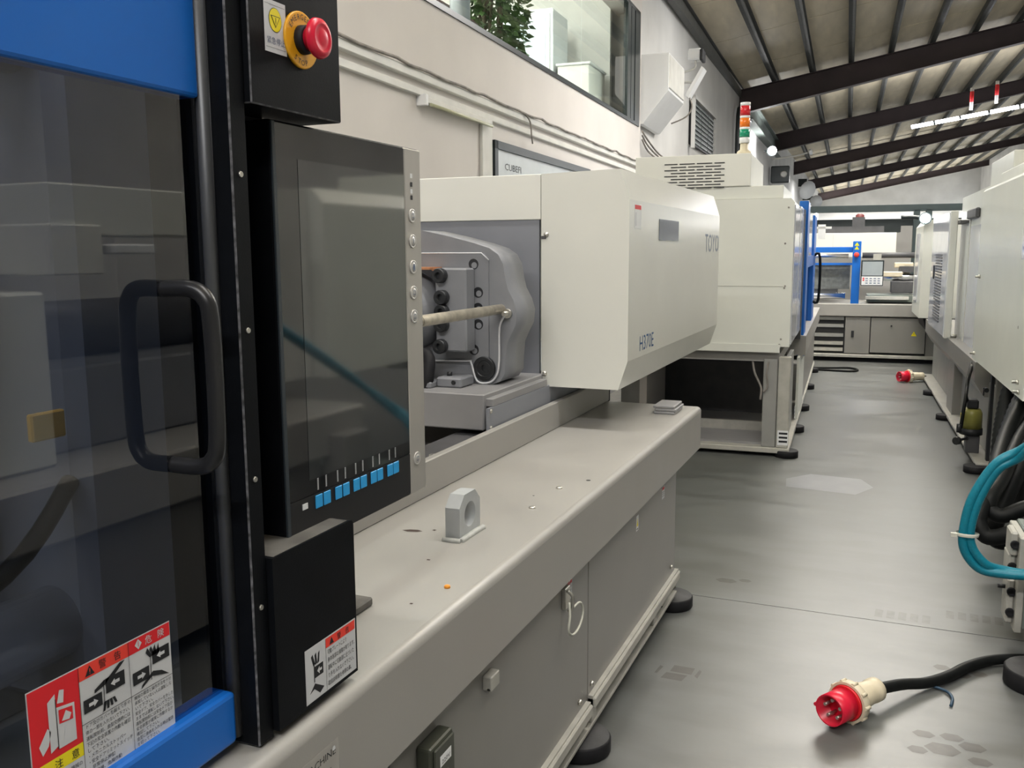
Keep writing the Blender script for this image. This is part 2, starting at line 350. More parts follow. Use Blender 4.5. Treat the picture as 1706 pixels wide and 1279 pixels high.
part('door_glass', G().box(-4.60, -4.0, 12.272, 12.28, 3.26, 4.66), mat('pale_blue_door', (.60, .70, .76), .08, var=.05), c1)
c2 = thing('low_cabinet', 'low white cabinet at the end of the upstairs office window', 'cabinet', (-3.6, 12.6, 3.12), 'r')
part('body', G().box(-3.85, -3.4, 12.35, 13.2, 3.12, 4.02, .01), 'ofw', c2); part('top', G().box(-3.87, -3.38, 12.33, 13.22, 4.02, 4.05, .005), 'white', c2)
solo('office_pole', G().cyl((-3.3, 7.7, 3.12), (-3.3, 7.7, 5.5), .09, 16), mat('pole_grey', (.38, .41, .45), .3, .4), 'grey round steel pole behind the office window left of the plant', 'pole', (-3.3, 7.7, 3.12), 'r')
sf = thing('office_sofa', 'dark maroon sofa seen low behind the office window beside the pole', 'sofa', (-4.1, 8.4, 3.12), 'r')
part('seat', G().box(-4.5, -3.7, 7.95, 8.8, 3.12, 3.5, .04), 'maroon', sf); part('backrest', G().box(-3.75, -3.58, 7.9, 8.85, 3.12, 3.80, .04), 'maroon', sf)
# white wall hood with slanted bottom
wb = thing('wall_hood', 'white boxy hood with a slanted underside on the wall past the office window', 'wall box', (-3.0, 13.9, 3.4), 'r')
g = G(); g.prism('y', [(-3.05, 4.40), (-2.60, 4.40), (-2.60, 3.86), (-2.98, 3.40), (-3.05, 3.40)], 13.86, 15.2); part('shell', g, 'white', wb)
part('flange', G().box(-2.61, -2.585, 13.9, 15.15, 3.9, 4.38, .008), 'trunk', wb)
sc_ = thing('security_camera', 'small dark security camera on a stalk above the white wall hood', 'camera', (-2.62, 15.6, 4.55), 'r')
part('body', G().box(-2.62, -2.40, 15.6, 15.85, 4.62, 4.80, .02), 'white', sc_); part('lens_hood', G().box(-2.42, -2.36, 15.58, 15.87, 4.60, 4.78, .012), 'ink', sc_); part('arm', G().tube([(-2.5, 15.7, 4.62), (-2.52, 15.7, 4.5), (-2.8, 15.7, 4.42)], .018, 6, 4), 'trunk', sc_)
pa = thing('panel_antenna', 'tilted white panel antenna bracketed beside the white wall hood', 'antenna', (-2.5, 15.4, 4.0), 'r')
g = G(); g.prism('y', [(-2.55, 3.98), (-2.30, 4.42), (-2.34, 4.45), (-2.60, 4.01)], 15.3, 15.6); part('panel', g, 'white', pa)
part('bracket', G().tube([(-2.45, 15.45, 4.22), (-2.62, 15.45, 4.24), (-2.7, 15.45, 4.2)], .02, 6, 3), 'trunk', pa)
part('cable', G().tube([(-2.55, 15.45, 4.0), (-2.5, 15.45, 3.85), (-2.6, 15.5, 3.7), (-2.85, 15.5, 3.6)], .012, 6, 4), 'grime', pa)
g = G()
for k in range(3): g.tube([(-3.0, 13.95, 3.3 - .06 * k), (-2.98, 14.3, 3.2 - .08 * k), (-2.98, 15.2, 3.08 - .05 * k), (-2.96, 16.8, 2.98 - .05 * k), (-2.95, 20, 2.7 - .05 * k)], .014, 6, 4)
solo('cable_bundle', g, 'grime', 'loose grey cables running down the grey wall below the white hood', 'cable', (-2.98, 13.95, 3.2), 'r')
# louvre window
w2 = struct('window_2', G().box(-3.02, -2.96, 18.35, 21.3, 3.58, 4.44), 'ink')
for k in range(3):
    for j in range(9): part('slat', G().box(-2.96, -2.935, 18.45 + k * .95, 19.32 + k * .95, 3.62 + j * .09, 3.655 + j * .09), 'girder', w2)
part('window_frame', G().box(-2.97, -2.90, 18.28, 18.36, 3.5, 4.5).box(-2.97, -2.90, 21.28, 21.36, 3.5, 4.5).box(-2.97, -2.90, 18.28, 21.36, 4.44, 4.5), 'wallg', w2)
# ------------------------------------------------------------------ roof
def zr(u): return 5.80 + .18 * (u + 3)
ce = struct('ceiling', G().prism('y', [(-3.4, zr(-3.4) + .20), (13, zr(13) + .20), (13, zr(13) + .28), (-3.4, zr(-3.4) + .28)], -10, 84), 'roof')
NP = 15; SP = .95
g = G(); g.prism('y', [(.0, 0), (SP * .5, .171 * .5 - .012), (SP - .01, .171), (SP - .01, .185), (0, .014)], 0, 3.17); pm = g.mesh('ceiling_panel', 'roof')
for i in range(NP):
    for j in range(11):
        u = -3 + SP * i; v = 8.0 + 3.2 * j
        inst('ceiling_panel', pm, ce, (u, v, zr(u) + .15))
g = G()
for j in range(13): g.prism('y', [(-3, zr(-3) + .15), (11.2, zr(11.2) + .15), (11.2, zr(11.2) + .17), (-3, zr(-3) + .17)], 43.2 + 3.2 * j, 43.2 + 3.2 * j + 3.15)
part('ceiling_panel', g, 'roof', ce, stuff=True)
g = G(); g.box(-.04, .04, 0, 76, 0, .17).box(.04, .10, 0, 76, .155, .17).box(-.04, .09, 0, 76, 0, .012); pu = g.mesh('purlin', 'purl')
for i in range(NP): inst('purlin', pu, ce, (-3 + SP * i, 7, zr(-3 + SP * i) - .02))
for k, v in enumerate((26.0, 36.4, 48.0, 61.0, 76.0)):
    g = G(); a, b = -3.0, 12.0
    def bz(u): return 5.17 + .198 * (u + 3)
    g.prism('y', [(a, bz(a)), (b, bz(b)), (b, zr(b) - .02), (a, zr(a) - .02)], v, v + .03)
    g.prism('y', [(a, bz(a) - .02), (b, bz(b) - .02), (b, bz(b)), (a, bz(a))], v - .13, v + .16)
    g.prism('y', [(a, zr(a) - .04), (b, zr(b) - .04), (b, zr(b) - .02), (a, zr(a) - .02)], v - .13, v + .16)
    part('rafter', g, 'beam', ce)
part('eave_beam', G().box(-3.0, -2.88, 7, 26, 5.62, 5.80), 'purl', ce)
gi = thing('crane_girder', 'grey-green crane girder bracketed along the left wall under the roof beams', 'girder', (-2.75, 27, 5.2), 'r')
part('web', G().box(-2.78, -2.74, 26.6, 38, 5.15, 5.62), 'girder', gi); part('flange', G().box(-2.88, -2.62, 26.6, 38, 5.62, 5.65).box(-2.88, -2.62, 26.6, 38, 5.12, 5.15), 'girder', gi)
part('conduit', G().tube([(-2.85, 25.6, 3.0), (-2.85, 25.6, 4.9), (-2.8, 25.8, 5.1), (-2.7, 27, 5.1)], .05, 6, 4).tube([(-2.85, 25.0, 3.0), (-2.85, 25.0, 5.0), (-2.8, 25.3, 5.2)], .05, 6, 4), 'frame', gi)
# hanging row of lamp tubes with red and white rods
for i, (a, b) in enumerate(((1.62, 2.20), (2.26, 2.88), (2.94, 3.62), (3.69, 4.40), (4.47, 5.2))):
    z0 = 5.10 + (a - 1.62) * .152; z1 = 5.10 + (b - 1.62) * .152
    t = thing('hanging_tube_lamp', ('leftmost' if i == 0 else ('second', 'third', 'fourth', 'rightmost')[i - 1]) + ' glowing lamp tube in the row hung below the roof beams', 'lamp', (a, 30, z0), 'r', 'row of hanging lamp tubes')
    part('tube', G().cyl((a, 30, z0), (b, 30, z1), .055, 10), 'tube', t); part('end_socket', G().cyl((b, 30, z1), (b + .05, 30, z1 + .01), .06, 10), 'frame', t)
for i, (u, zt) in enumerate(((3.18, 6.12), (3.82, 6.27))):
    t = thing('hanging_rod', ('left' if i == 0 else 'right') + ' of the two red and white rods over the hanging lamp tubes', 'rod', (u, 30.0, zt - .6), 'r', 'red and white rods')
    part('rod', G().cyl((u, 30, zt - .62), (u, 30, zt), .05, 8), 'white', t); part('red_band', G().cyl((u, 30, zt - .40), (u, 30, zt - .10), .053, 8), 'rband', t)
def floodlight(name, label, u, v, z, r, power):
    t = thing(name, label, 'lamp', (u, v, z), 'r'); part('lens', G().lathe((u, v, z), (0, -1, -.2), [(0, 0), (0, r), (r * .5, r * .8), (r * .6, 0)], 12), 'flood', t)
    if power:
        pl_ = bpy.data.lights.new('floodlight_glow', 'POINT'); pl_.energy = power; pl_.shadow_soft_size = r; po_ = bpy.data.objects.new('floodlight_glow', pl_); COL.objects.link(po_); po_.location = hall(u + .05, v - .35, z - .1)
    part('housing', G().lathe((u, v + .01, z), (0, 1, .2), [(0, 0), (0, r * 1.3), (.15, r * .8), (.15, 0)], 12), 'frame', t); part('arm', G().tube([(u, v + .15, z), (u - .1, v + .2, z + .02), (u - .25, v + .2, z + .02)], .025, 6, 3), 'frame', t)
floodlight('wall_floodlight', 'glaring round floodlight on the left wall beside the signal tower', -2.35, 30.0, 4.58, .12, 90)
floodlight('machine_lamp', 'glaring small lamp above the far cream machine covers', .83, 11.6, 1.86, .055, 0)
t = thing('wall_bracket_arm', 'thin grey bracket arm sticking out under the second roof beam', 'bracket', (-2.6, 34, 4.75), 'r')
part('arm', G().tube([(-2.65, 34, 4.70), (-1.9, 34, 4.78), (-1.45, 34, 4.88)], .03, 6, 3), 'trunk', t); part('tip', G().lathe((-1.42, 34, 4.88), (1, 0, .2), [(0, 0), (.02, .10), (.12, .10), (.14, 0)], 10), 'white', t)
t = thing('wall_speaker', 'dark box speaker on the left wall under the crane girder', 'speaker', (-2.5, 35, 4.1), 'r')
part('cabinet', G().box(-2.75, -2.1, 35, 35.4, 3.95, 4.55, .03), 'frame', t); part('cone', G().lathe((-2.3, 34.99, 4.25), (0, -1, 0), [(0, 0), (0, .13), (.03, .08), (.03, 0)], 12), 'trunk', t)
t = thing('white_dish', 'white dish light on the left wall high above the blue door', 'light', (-2.2, 52, 4.6), 'r')
part('dish', G().lathe((-2.25, 52, 4.75), (.6, -.7, -.3), [(0, 0), (.03, .3), (.15, .5), (.18, .5), (.06, 0)], 14), 'white', t); part('bracket', G().box(-2.7, -2.2, 51.9, 52.1, 4.9, 5.3), 'frame', t)
t = thing('white_floodlamp', 'round white flood lamp head beside the dish near the blue door', 'light', (-1.9, 56, 4.2), 'r')
part('head', G().lathe((-1.95, 56, 4.3), (.5, -.8, -.1), [(0, 0), (0, .28), (.3, .38), (.35, 0)], 12), 'white', t); part('bracket', G().box(-2.6, -1.95, 56.2, 56.35, 4.4, 4.6), 'frame', t)
# mezzanine steelwork far behind
mz = thing('steel_mezzanine', 'dark green steel frame standing behind the far machine', 'frame', (0, 20, 0), 'r')
part('beam', G().box(-1.2, 3.2, 20, 20.2, 2.27, 2.40), 'mezz', mz); part('beam', G().box(-1.2, 3.2, 20.6, 20.8, 2.0, 2.14), 'frame', mz)
for u in (1.22, 1.44): part('post', G().box(u, u + .11, 20, 20.2, 0, 2.3), 'mezz', mz)
part('lower_deck', G().box(-.6, 1.0, 20.2, 21, 1.86, 2.02), 'frame', mz)
part('back_panel', G().box(-1.5, 4, 22.5, 22.6, 0, 2.1), 'wallg', mz)

# ================================================================== NEAR MACHINE (blue door, black control panel)
EX, EY, EZ = Vector((1, 0, 0)), Vector((0, 1, 0)), Vector((0, 0, 1))
nm = thing('injection_molding_machine', 'near injection moulding machine with blue safety door, black control panel and long grey bed', 'machine', (-1.5, 1.3, 0))
prof = [(-2.3, .60), (-2.3, .817)] + [(-.776, .817)] + arc(-.770, .797, .020, 90, 0, 6)[0:] + [(-.75, .633), (-.80, .633), (-.80, .60)]
deck = part('bed_deck', G().prism('y', prof, -1.6, 3.97, smooth=tuple(range(3, 9))), 'grey', nm)
part('bed_side_wall', G().box(-1.205, -1.18, -1.4, 3.99, .817, .92, .003), 'grey', nm)
part('base_frame', G().box(-2.2, -.80, -1.5, 3.60, .085, .62), 'darkg', nm)
for a, b in ((-1.5, .28), (.285, 1.29), (1.295, 2.44), (2.446, 3.62)): part('base_panel', G().box(-.80, -.78, a, b, .165, .66, .002), 'greyp', nm)
for a, b, z in ((-1.5, 1.29, .165), (1.30, 2.43, .163), (2.45, 3.64, .172)):
    part('lower_rail', G().box(-.785, -.757, a, b, z - .034, z, .004).box(-.785, -.765, a, b, z - .034, z + .006), 'rail', nm)
part('foot_flange', G().box(-.86, -.772, -1.5, 3.65, .066, .078, .002), 'rail', nm)
part('flange_web', G().box(-.86, -.842, -1.5, 3.64, .078, .16), 'greyp', nm)
for y in (2.47, 3.25): part('rail_bracket', G().box(-.84, -.775, y, y + .05, .078, .15, .003), 'rail', nm)
for y in (2.45, 3.675, 1.05):
    f = part('levelling_foot', G().lathe((-.805, y, 0), (0, 0, 1), [(0, 0), (0, .090), (.006, .094), (.042, .094), (.048, .089), (.050, 0)], 28, mats=[0, 0, 0, 0, 1]), ['rubber', 'rubtop'], nm)
    part('stud', G().cyl((-.805, y, .048), (-.805, y, .15), .012, 10).lathe((-.805, y, .079), (0, 0, 1), [(0, 0), (0, .024), (.02, .024), (.02, 0)], 6).lathe((-.805, y, .104), (0, 0, 1), [(0, 0), (0, .02), (.016, .02), (.016, 0)], 6), 'zinc', f)
g = G()
for y in (2.30, 3.45, 1.2): g.cyl((-.80, y, .0782), (-.80, y, .0787), .013, 14)
part('flange_hole', g, 'ink', nm)
g = G().lathe((0, 0, 0), (1, 0, 0), [(0, 0), (0, .008), (.005, .008), (.010, .005), (.011, 0)], 10); scr = g.mesh('panel_screw', 'zinc')
for y, z in ((2.36, .20), (2.475, .205), (3.55, .215), (1.42, .20)): inst('panel_screw', scr, nm, (-.78, y, z))
# latches and stickers on the base
la = part('panel_latch', G().box(-.78, -.758, 1.69, 1.735, .552, .585, .002), 'rail', nm); part('latch_pin', G().cyl((-.765, 1.69, .555), (-.765, 1.735, .555), .004, 8), 'zinc', la)
la = part('panel_latch', G().box(-.78, -.768, 2.205, 2.245, .54, .60, .002), 'zinc', nm)
part('hook', G().tube([(-.765, 2.21, .595), (-.752, 2.215, .58), (-.752, 2.215, .55), (-.762, 2.215, .535)], .005, 6, 3), 'zinc', la)
rp = [(-.752 + .0 * k, 2.245 + .062 * math.cos(R(100 + 30 * k)), .505 + .040 * math.sin(R(100 + 30 * k))) for k in range(13)]
part('cable_tie', G().tube([(-.758, 2.205, .565), (-.752, 2.195, .53)] + rp[3:] + [(-.752, 2.222, .545)], .0035, 5, 3), 'tie', la, 'loop of white cable tie hanging from the latch')
def sticker(name, parent, o, ex, ey, w, h, mats, draw, label):
    g = G().sheet(o, ex, ey); g.slab(0, 0, w, h, 0); draw(g); return part(name, g, mats, parent, label)
def d(g): g.rect(.002, .045, .040, .058, 1, 2); g.text('注 意', .004, .047, .010, 3, 3); [g.text('扉を開ける前に', .003, .034 - .010 * i, .007, 2, 2, width=.036) for i in range(3)]
sticker('caution_sticker', nm, (-.7797, 2.25, .545), EY, EZ, .042, .06, ['lgrey', 'rband', 'ink', 'white'], d, 'small sticker with a red heading beside the latch')
def d(g): g.poly([(.004, .016), (.026, .016), (.015, .046)], 1, 2); g.text('!', .013, .020, .018, 2, 3); g.rect(.005, .004, .025, .008, 2, 2)
sticker('hazard_sticker', nm, (-.7797, 2.985, .53), EY, EZ, .03, .055, ['white', 'yband', 'ink'], d, 'small white sticker with a yellow warning triangle')
def d(g): g.rect(.002, .036, .036, .046, 1, 2); [g.rect(.004, .026 - .008 * i, .032, .028 - .008 * i, 2, 2) for i in range(3)]
sticker('caution_sticker', nm, (-.7797, 3.37, .545), EY, EZ, .04, .05, ['lgrey', 'rband', 'ink'], d, 'small sticker at the far end of the base panel')
# rating plate on the bed front
def d(g):
    g.text('INJECTION MOLDING MACHINE', .006, .108, .0165, 1, 2, width=.272)
    for i in range(4): g.rect(.02, .09 - .022 * i, .265, .0915 - .022 * i, 1, 2)
    for x in (.02, .10, .18, .265): g.rect(x, .024, x + .0015, .0915, 1, 2)
    g.poly([(.275 + .004 * math.cos(R(45 * k)), .118 + .004 * math.sin(R(45 * k))) for k in range(8)], 2, 3)
sticker('rating_plate', nm, (-.7494, .805, .635), EY, EZ, .288, .13, ['steel', 'ink', 'white'], d, 'metal rating plate riveted to the bed front')
sb = part('switch_box', G().box(-.78, -.746, 1.386, 1.48, .40, .583, .006, seg=2), 'switchg', nm, 'dark olive switch box with labels')
part('cover_plate', G().box(-.746, -.741, 1.392, 1.474, .404, .578, .004), 'switchg', sb)
def d(g): g.text('220V', .006, .004, .012, 1, 2, width=.034)
sticker('box_label', sb, (-.7408, 1.412, .535), EY, EZ, .046, .022, ['white', 'ink'], d, 'small white printed label')
g = G().sheet((-.7408, 1.436, .49), EY, EZ); g.poly([(.021 * math.cos(R(18 * k)), .030 * math.sin(R(18 * k))) for k in range(20)], 0, 1); g.poly([(.009 * math.cos(R(18 * k)), .006 + .012 * math.sin(R(18 * k))) for k in range(20)], 1, 2)
part('round_label', g, ['pink', 'oband'], sb, 'faded pink oval label')
# deck details

def ring_plate(x0, x1, yc, z0, hw, h, ch, hz, r, n=20):
    g = G(); out = [(yc - hw, z0), (yc + hw, z0), (yc + hw, z0 + h - ch), (yc + hw - ch, z0 + h), (yc - hw + ch, z0 + h), (yc - hw, z0 + h - ch)]
    def edge(a):
        dx, dz = math.cos(a), math.sin(a); best = 9
        for i in range(6):
            p, q = out[i], out[(i + 1) % 6]; ex, ez = q[0] - p[0], q[1] - p[1]; den = dx * ez - dz * ex
            if abs(den) < 1e-9: continue
            t = ((p[0] - yc) * ez - (p[1] - hz) * ex) / den; s = ((p[0] - yc) * dz - (p[1] - hz) * dx) / den
            if t > 0 and -1e-6 <= s <= 1 + 1e-6: best = min(best, t)
        return (yc + dx * best, hz + dz * best)
    angs = sorted([2 * math.pi * i / n for i in range(n)] + [math.atan2(p[1] - hz, p[0] - yc) % (2 * math.pi) for p in out]); N = len(angs)
    rows = []
    for x in (x0, x1): rows.append(([g.bm.verts.new((x, *edge(a))) for a in angs], [g.bm.verts.new((x, yc + r * math.cos(a), hz + r * math.sin(a))) for a in angs]))
    for i in range(N):
        j = (i + 1) % N; (o0, i0), (o1, i1) = rows
        g._poly([o0[i], o0[j], i0[j], i0[i]]); g._poly([o1[j], o1[i], i1[i], i1[j]]); g._poly([o0[j], o0[i], o1[i], o1[j]]); g._poly([i0[i], i0[j], i1[j], i1[i]], 0, True)
    bmesh.ops.recalc_face_normals(g.bm, faces=list(g.bm.faces)); return g
le = part('lifting_eye', ring_plate(-.956, -.918, 1.928, .817, .058, .108, .028, .871, .031), mat('eye_paint', (.40, .42, .43), .5, var=.08, scale=20), nm, 'grey welded lifting eye with a round hole')
g = G(); g.tube([(-.914, 1.866, .819), (-.914, 1.95, .820), (-.912, 1.992, .819)], .008, 6, 5).tube([(-.96, 1.865, .818), (-.935, 1.862, .820), (-.914, 1.866, .819)], .008, 6, 4); part('weld', g, 'bead', le)
g = G().lathe((0, 0, 0), (0, 0, 1), [(0, 0), (0, .010), (.003, .009), (.005, .004), (.005, 0)], 12); ds = g.mesh('deck_screw', 'zinc')
for x, y in ((-.863, 2.203), (-.865, 2.424)): inst('deck_screw', ds, nm, (x, y, .817))
part('deck_hole', G().cyl((-.814, 2.542, .8171), (-.814, 2.542, .8176), .007, 10).cyl((-.905, 2.32, .8171), (-.905, 2.32, .8174), .003, 8), 'ink', nm)
g = G().sheet((-1.062, 1.906, .8172), EX, EY); g.poly([(-.03, -.006), (-.012, -.012), (.012, -.006), (.022, .004), (.006, .010), (-.014, .006)], 0, 1).poly([(.04, .02), (.048, .018), (.05, .026), (.042, .028)], 0, 1).poly([(-.26, -.30), (-.215, -.302), (-.22, -.29)], 0, 1).poly([(.13, -.18), (.138, -.18), (.138, -.174), (.13, -.174)], 0, 1).poly([(.22, -.42), (.226, -.42), (.226, -.414), (.22, -.414)], 0, 1)
part('dirt_flakes', g, mat('dark_flake', (.05, .032, .025), .8), nm, 'dark dirt flakes on the bed')
part('bed_stop_block', G().box(-.985, -.905, 1.2, 1.455, .817, .834, .003), 'dust', nm)
# ---- safety door
door = part('safety_door', G().box(-.845, -.81, -.6, .931, 1.692, 2.2, .005, seg=2), 'blue', nm, 'blue sheet steel door top')
part('door_sill', G().box(-.845, -.800, -.6, .928, .834, .908, .006, seg=2), 'blue', door)
part('window_panel', G().box(-.822, -.815, -.6, .926, .905, 1.695), 'smoke', door, 'smoked acrylic window')
part('edge_trim', G().lathe((-.812, .938, .836), (0, 0, 1), [(0, 0), (0, .0095), (1.3, .0095), (1.3, 0)], 14), mat('trim_metal', (.09, .093, .10), .42, .5, var=.05), door)
hp = [(-.816, .855, 1.458), (-.775, .857, 1.458), (-.757, .859, 1.448), (-.750, .860, 1.425), (-.748, .860, 1.35), (-.750, .860, 1.272), (-.757, .859, 1.250), (-.775, .857, 1.240), (-.816, .855, 1.240)]
hd = part('handle', G().tube(hp, .0105, 14, 6), mat('handle_dark', (.022, .022, .024), .34, .3), door, 'curved black pull handle')
g = G().sheet((-.8148, .624, .905), EY, EZ)                     # three-column warning sticker, 206 x 140 mm
w, h = .206, .140; c1_, c2_ = .066, .138
g.slab(0, 0, w, h, 0); g.rect(.0005, .0005, w - .0005, h - .0005, 1, 2)
g.rect(.001, .052, c1_, h - .001, 2, 3); g.rect(.001, .036, c1_, .052, 4, 3)
g.rect(c1_, .122, c2_, h - .001, 3, 3); g.rect(c2_, .122, w - .001, h - .001, 2, 3)
for x in (c1_, c2_): g.rect(x - .0003, .001, x + .0003, h - .001, 5, 5)
g.rect(c1_, .0705, c2_, .0711, 5, 5); g.rect(c2_, .0705, w - .001, .0711, 5, 5)
def tri(x, y, s, m=5, mark=4): g.poly([(x, y), (x + s, y), (x + s / 2, y + s * .9)], m, 5); g.rect(x + s * .46, y + s * .3, x + s * .54, y + s * .62, mark, 6); g.rect(x + s * .46, y + s * .14, x + s * .54, y + s * .22, mark, 6)
tri(.008, .039, .012); g.text('注', .027, .0395, .0115, 5, 5); g.text('意', .049, .0395, .0115, 5, 5)
tri(.075, .1245, .013, 5, 3); g.text('警', .094, .1265, .0115, 5, 5); g.text('告', .116, .1265, .0115, 5, 5)
g.poly([(.148, .131), (.1535, .1245), (.159, .131), (.1535, .1375)], 1, 5); g.rect(.1531, .128, .1539, .135, 2, 6)
g.text('危', .164, .1265, .0115, 1, 5); g.text('険', .184, .1265, .0115, 1, 5)
def pict(x, up):
    g.rect(x + .004, .082, x + .030, .098, 5, 5); g.rect(x + .036, .092 if up else .096, x + .064, .110 if up else .113, 5, 5)
    for (ax, ay, sg) in ((x + .017, .090, 1), (x + .050, .101 if up else .1045, -1)):
        g.poly([(ax - .006 * sg, ay - .002), (ax + .001 * sg, ay - .002), (ax + .001 * sg, ay - .0045), (ax + .007 * sg, ay), (ax + .001 * sg, ay + .0045), (ax + .001 * sg, ay + .002), (ax - .006 * sg, ay + .002)][::sg], 1, 6)
    g.rect(x + .0325, .078, x + .0335, .110, 5, 5)
    if up:
        g.poly([(x + .040, .110), (x + .058, .121), (x + .066, .121), (x + .050, .110)], 5, 5); g.poly([(x + .020, .100), (x + .036, .104), (x + .044, .111), (x + .034, .110), (x + .020, .104)], 5, 5)
        for k in range(4): g.poly([(x + .030 + .006 * k, .073 + .001 * k), (x + .033 + .006 * k, .073 + .001 * k), (x + .036 + .004 * k, .084), (x + .032 + .004 * k, .084)], 5, 5)
    else:
        for k in range(4): g.poly([(x + .026 + .006 * k, .117 - .002 * abs(k - 1)), (x + .029 + .006 * k, .1205), (x + .036 + .004 * k, .108), (x + .032 + .004 * k, .107)], 5, 5)
        g.poly([(x + .016, .073), (x + .034, .082), (x + .062, .0735), (x + .050, .083), (x + .036, .088), (x + .018, .078)], 5, 5)
pict(c1_, True); pict(c2_, False)
g.poly([(.014, .062), (.010, .074), (.022, .090), (.026, .084), (.022, .070)], 1, 5); g.poly([(.024, .060), (.024, .118), (.034, .124), (.034, .064)], 1, 5); g.poly([(.034, .060), (.034, .108), (.058, .104), (.058, .060)], 1, 5)
g.poly([(.037, .088), (.037, .104), (.055, .101), (.055, .086)], 2, 6); g.poly([(.040, .090), (.046, .100), (.053, .094), (.050, .088)], 1, 7); g.poly([(.040, .064), (.044, .080), (.055, .082), (.055, .064)], 0, 6); g.poly([(.036, .112), (.040, .126), (.046, .124), (.044, .110)], 1, 5); g.rect(.0335, .060, .0345, .118, 5, 6)
for i, t in enumerate(('この機械の運転、機械の', '調整は、熟知しない人は', '行わないで下さい。')): g.text(t, .004, .027 - .0085 * i, .0062, 5, 5, width=.058 if i < 2 else .045)
for i, t in enumerate(('ドア及びカバーを越えて手や', '体の一部を入れないで下さい。', '運転開始前、金型交換時には', '下記の安全装置の作動を確認', 'して下さい。', '・メカニカルストッパー', '・安全ドアリミットスイッチ', '・非常停止押釦', '・連動機、危険作動')): g.text(t, c1_ + .004, .0645 - .0073 * i, .0058, 5, 5, width=(.064, .064, .064, .064, .030, .054, .064, .036, .046)[i])
for i, t in enumerate(('機械の構造と操作方法を十分', '承知していない人は運転しな', 'いで下さい。', '安全ドア、安全カバーを外した', 'ままでは運転しないで下さい。', '運転開始前には安全ドア及び', '安全装置が確実に作動するか', '確認して下さい。', '金型に身体を入れる時は電源', 'を切って下さい。')): g.text(t, c2_ + .004, .0645 - .0066 * i, .0055, 5, 5, width=(.060, .060, .028, .062, .062, .060, .060, .036, .060, .036)[i])
part('warning_sticker', g, ['lgrey', 'lgrey', 'rband', 'oband', 'yband', 'ink'], door, 'white, red and yellow warning sticker with pictograms in three columns')
# ---- machine interior behind the smoked window
part('tie_bar', G().cyl((-1.05, -1.2, .995), (-1.05, .86, .995), .052, 24), mat('ground_steel_bar', (.80, .80, .81), .24, .35, var=.04), nm, 'polished chrome tie bar'); part('tie_bar', G().cyl((-1.05, -1.2, 1.78), (-1.05, .86, 1.78), .052, 24), mat('ground_steel_bar', (.80, .80, .81), .24, .35, var=.04), nm)
part('mould_platen', G().box(-2.0, -.98, .86, 1.16, .86, 1.95, .02), 'blockg', nm); part('moving_platen', G().box(-2.0, -1.02, -.5, -.2, .86, 1.95, .02), 'blockg', nm)
part('rear_guard', G().box(-2.15, -2.1, -.6, 1.2, .85, 2.1), 'cream', nm); part('mould_plate', G().box(-1.95, -1.14, .66, .86, 1.08, 1.62, .01), 'castg', nm)
part('inner_hose', G().tube([(-1.0, .86, 1.2), (-.96, .72, 1.12), (-.97, .5, 1.06), (-1.0, .2, 1.03)], .012, 8, 5), 'hose', nm)
part('orange_tab', G().box(-.975, -.965, .78, .83, 1.27, 1.305, .002), 'yel', nm)
# ---- black column, boxes and control panel
po = part('column', G().box(-.86, -.775, .942, .974, .822, 2.25, .0022, bm_=1), ['black', 'wear'], nm)
part('column_back', G().box(-.90, -.845, .93, 1.10, .822, 2.25, .002), 'black', nm)
g = G().lathe((0, 0, 0), (1, 0, 0), [(0, 0), (0, .0042), (.002, .0036), (.002, 0)], 10); csr = g.mesh('screw', 'zinc')
for z in (1.60, 1.40, 1.20, 1.02): inst('screw', csr, po, (-.775, .958, z))
eb = part('emergency_stop_box', G().box(-.86, -.765, .974, 1.18, 1.69, 2.2, .0018, bm_=1), ['black', 'wear'], nm)
yc, zc = 1.083, 1.788
rg = part('emergency_ring', G().lathe((-.765, yc, zc), (1, 0, 0), [(0, 0), (0, .0375), (.0035, .0375), (.0042, .036), (.0042, .015), (.0042, 0)], 36), 'yel', eb, 'yellow ring lettered EMERGENCY STOP')
g = G().sheet((-.7604, yc, zc), EY, EZ)
for i, ch in enumerate('EMERGENCY'):
    a = R(150 - i * 120 / 8); g.text(ch, .0265 * math.cos(a) - .0 , .0265 * math.sin(a), .0105, 0, 1, 'CENTER', rot=a - math.pi / 2)
for i, ch in enumerate('STOP'):
    a = R(236 + i * 16); g.text(ch, .0335 * math.cos(a), .0335 * math.sin(a), .0105, 0, 1, 'CENTER', rot=a + math.pi / 2)
g2 = part('ring_lettering', g, 'ink', eb, stuff=True)
part('button_neck', G().lathe((-.761, yc, zc), (1, 0, 0), [(0, 0), (0, .0195), (.012, .0185), (.012, 0)], 24), 'rubber', eb)
part('mushroom_button', G().lathe((-.750, yc, zc), (1, 0, 0), [(0, 0), (0, .0155), (.010, .0155), (.0115, .025), (.0145, .027), (.020, .0255), (.0228, .020), (.0230, .0172), (.0222, .0165), (.0240, .0095), (.0242, .0085), (.0252, 0)], 32), 'red', eb, 'red mushroom emergency button')
def d(g):
    for z in (.006, .060): g.rect(.002, z, .044, z + .0004, 2, 2)
    g.poly([(.023 + .0135 * math.cos(R(15 * k)), .042 + .0155 * math.sin(R(15 * k))) for k in range(24)], 2, 2); g.poly([(.023 + .0128 * math.cos(R(15 * k)), .042 + .0148 * math.sin(R(15 * k))) for k in range(24)], 1, 3)
    g.poly([(.013, .047), (.023, .032), (.033, .047)], 2, 4); g.poly([(.0148, .0461), (.023, .0338), (.0312, .0461)], 1, 5); g.rect(.0225, .0375, .0235, .045, 2, 6); g.text('紧急停止', .004, .0115, .0098, 3, 2, width=.038)
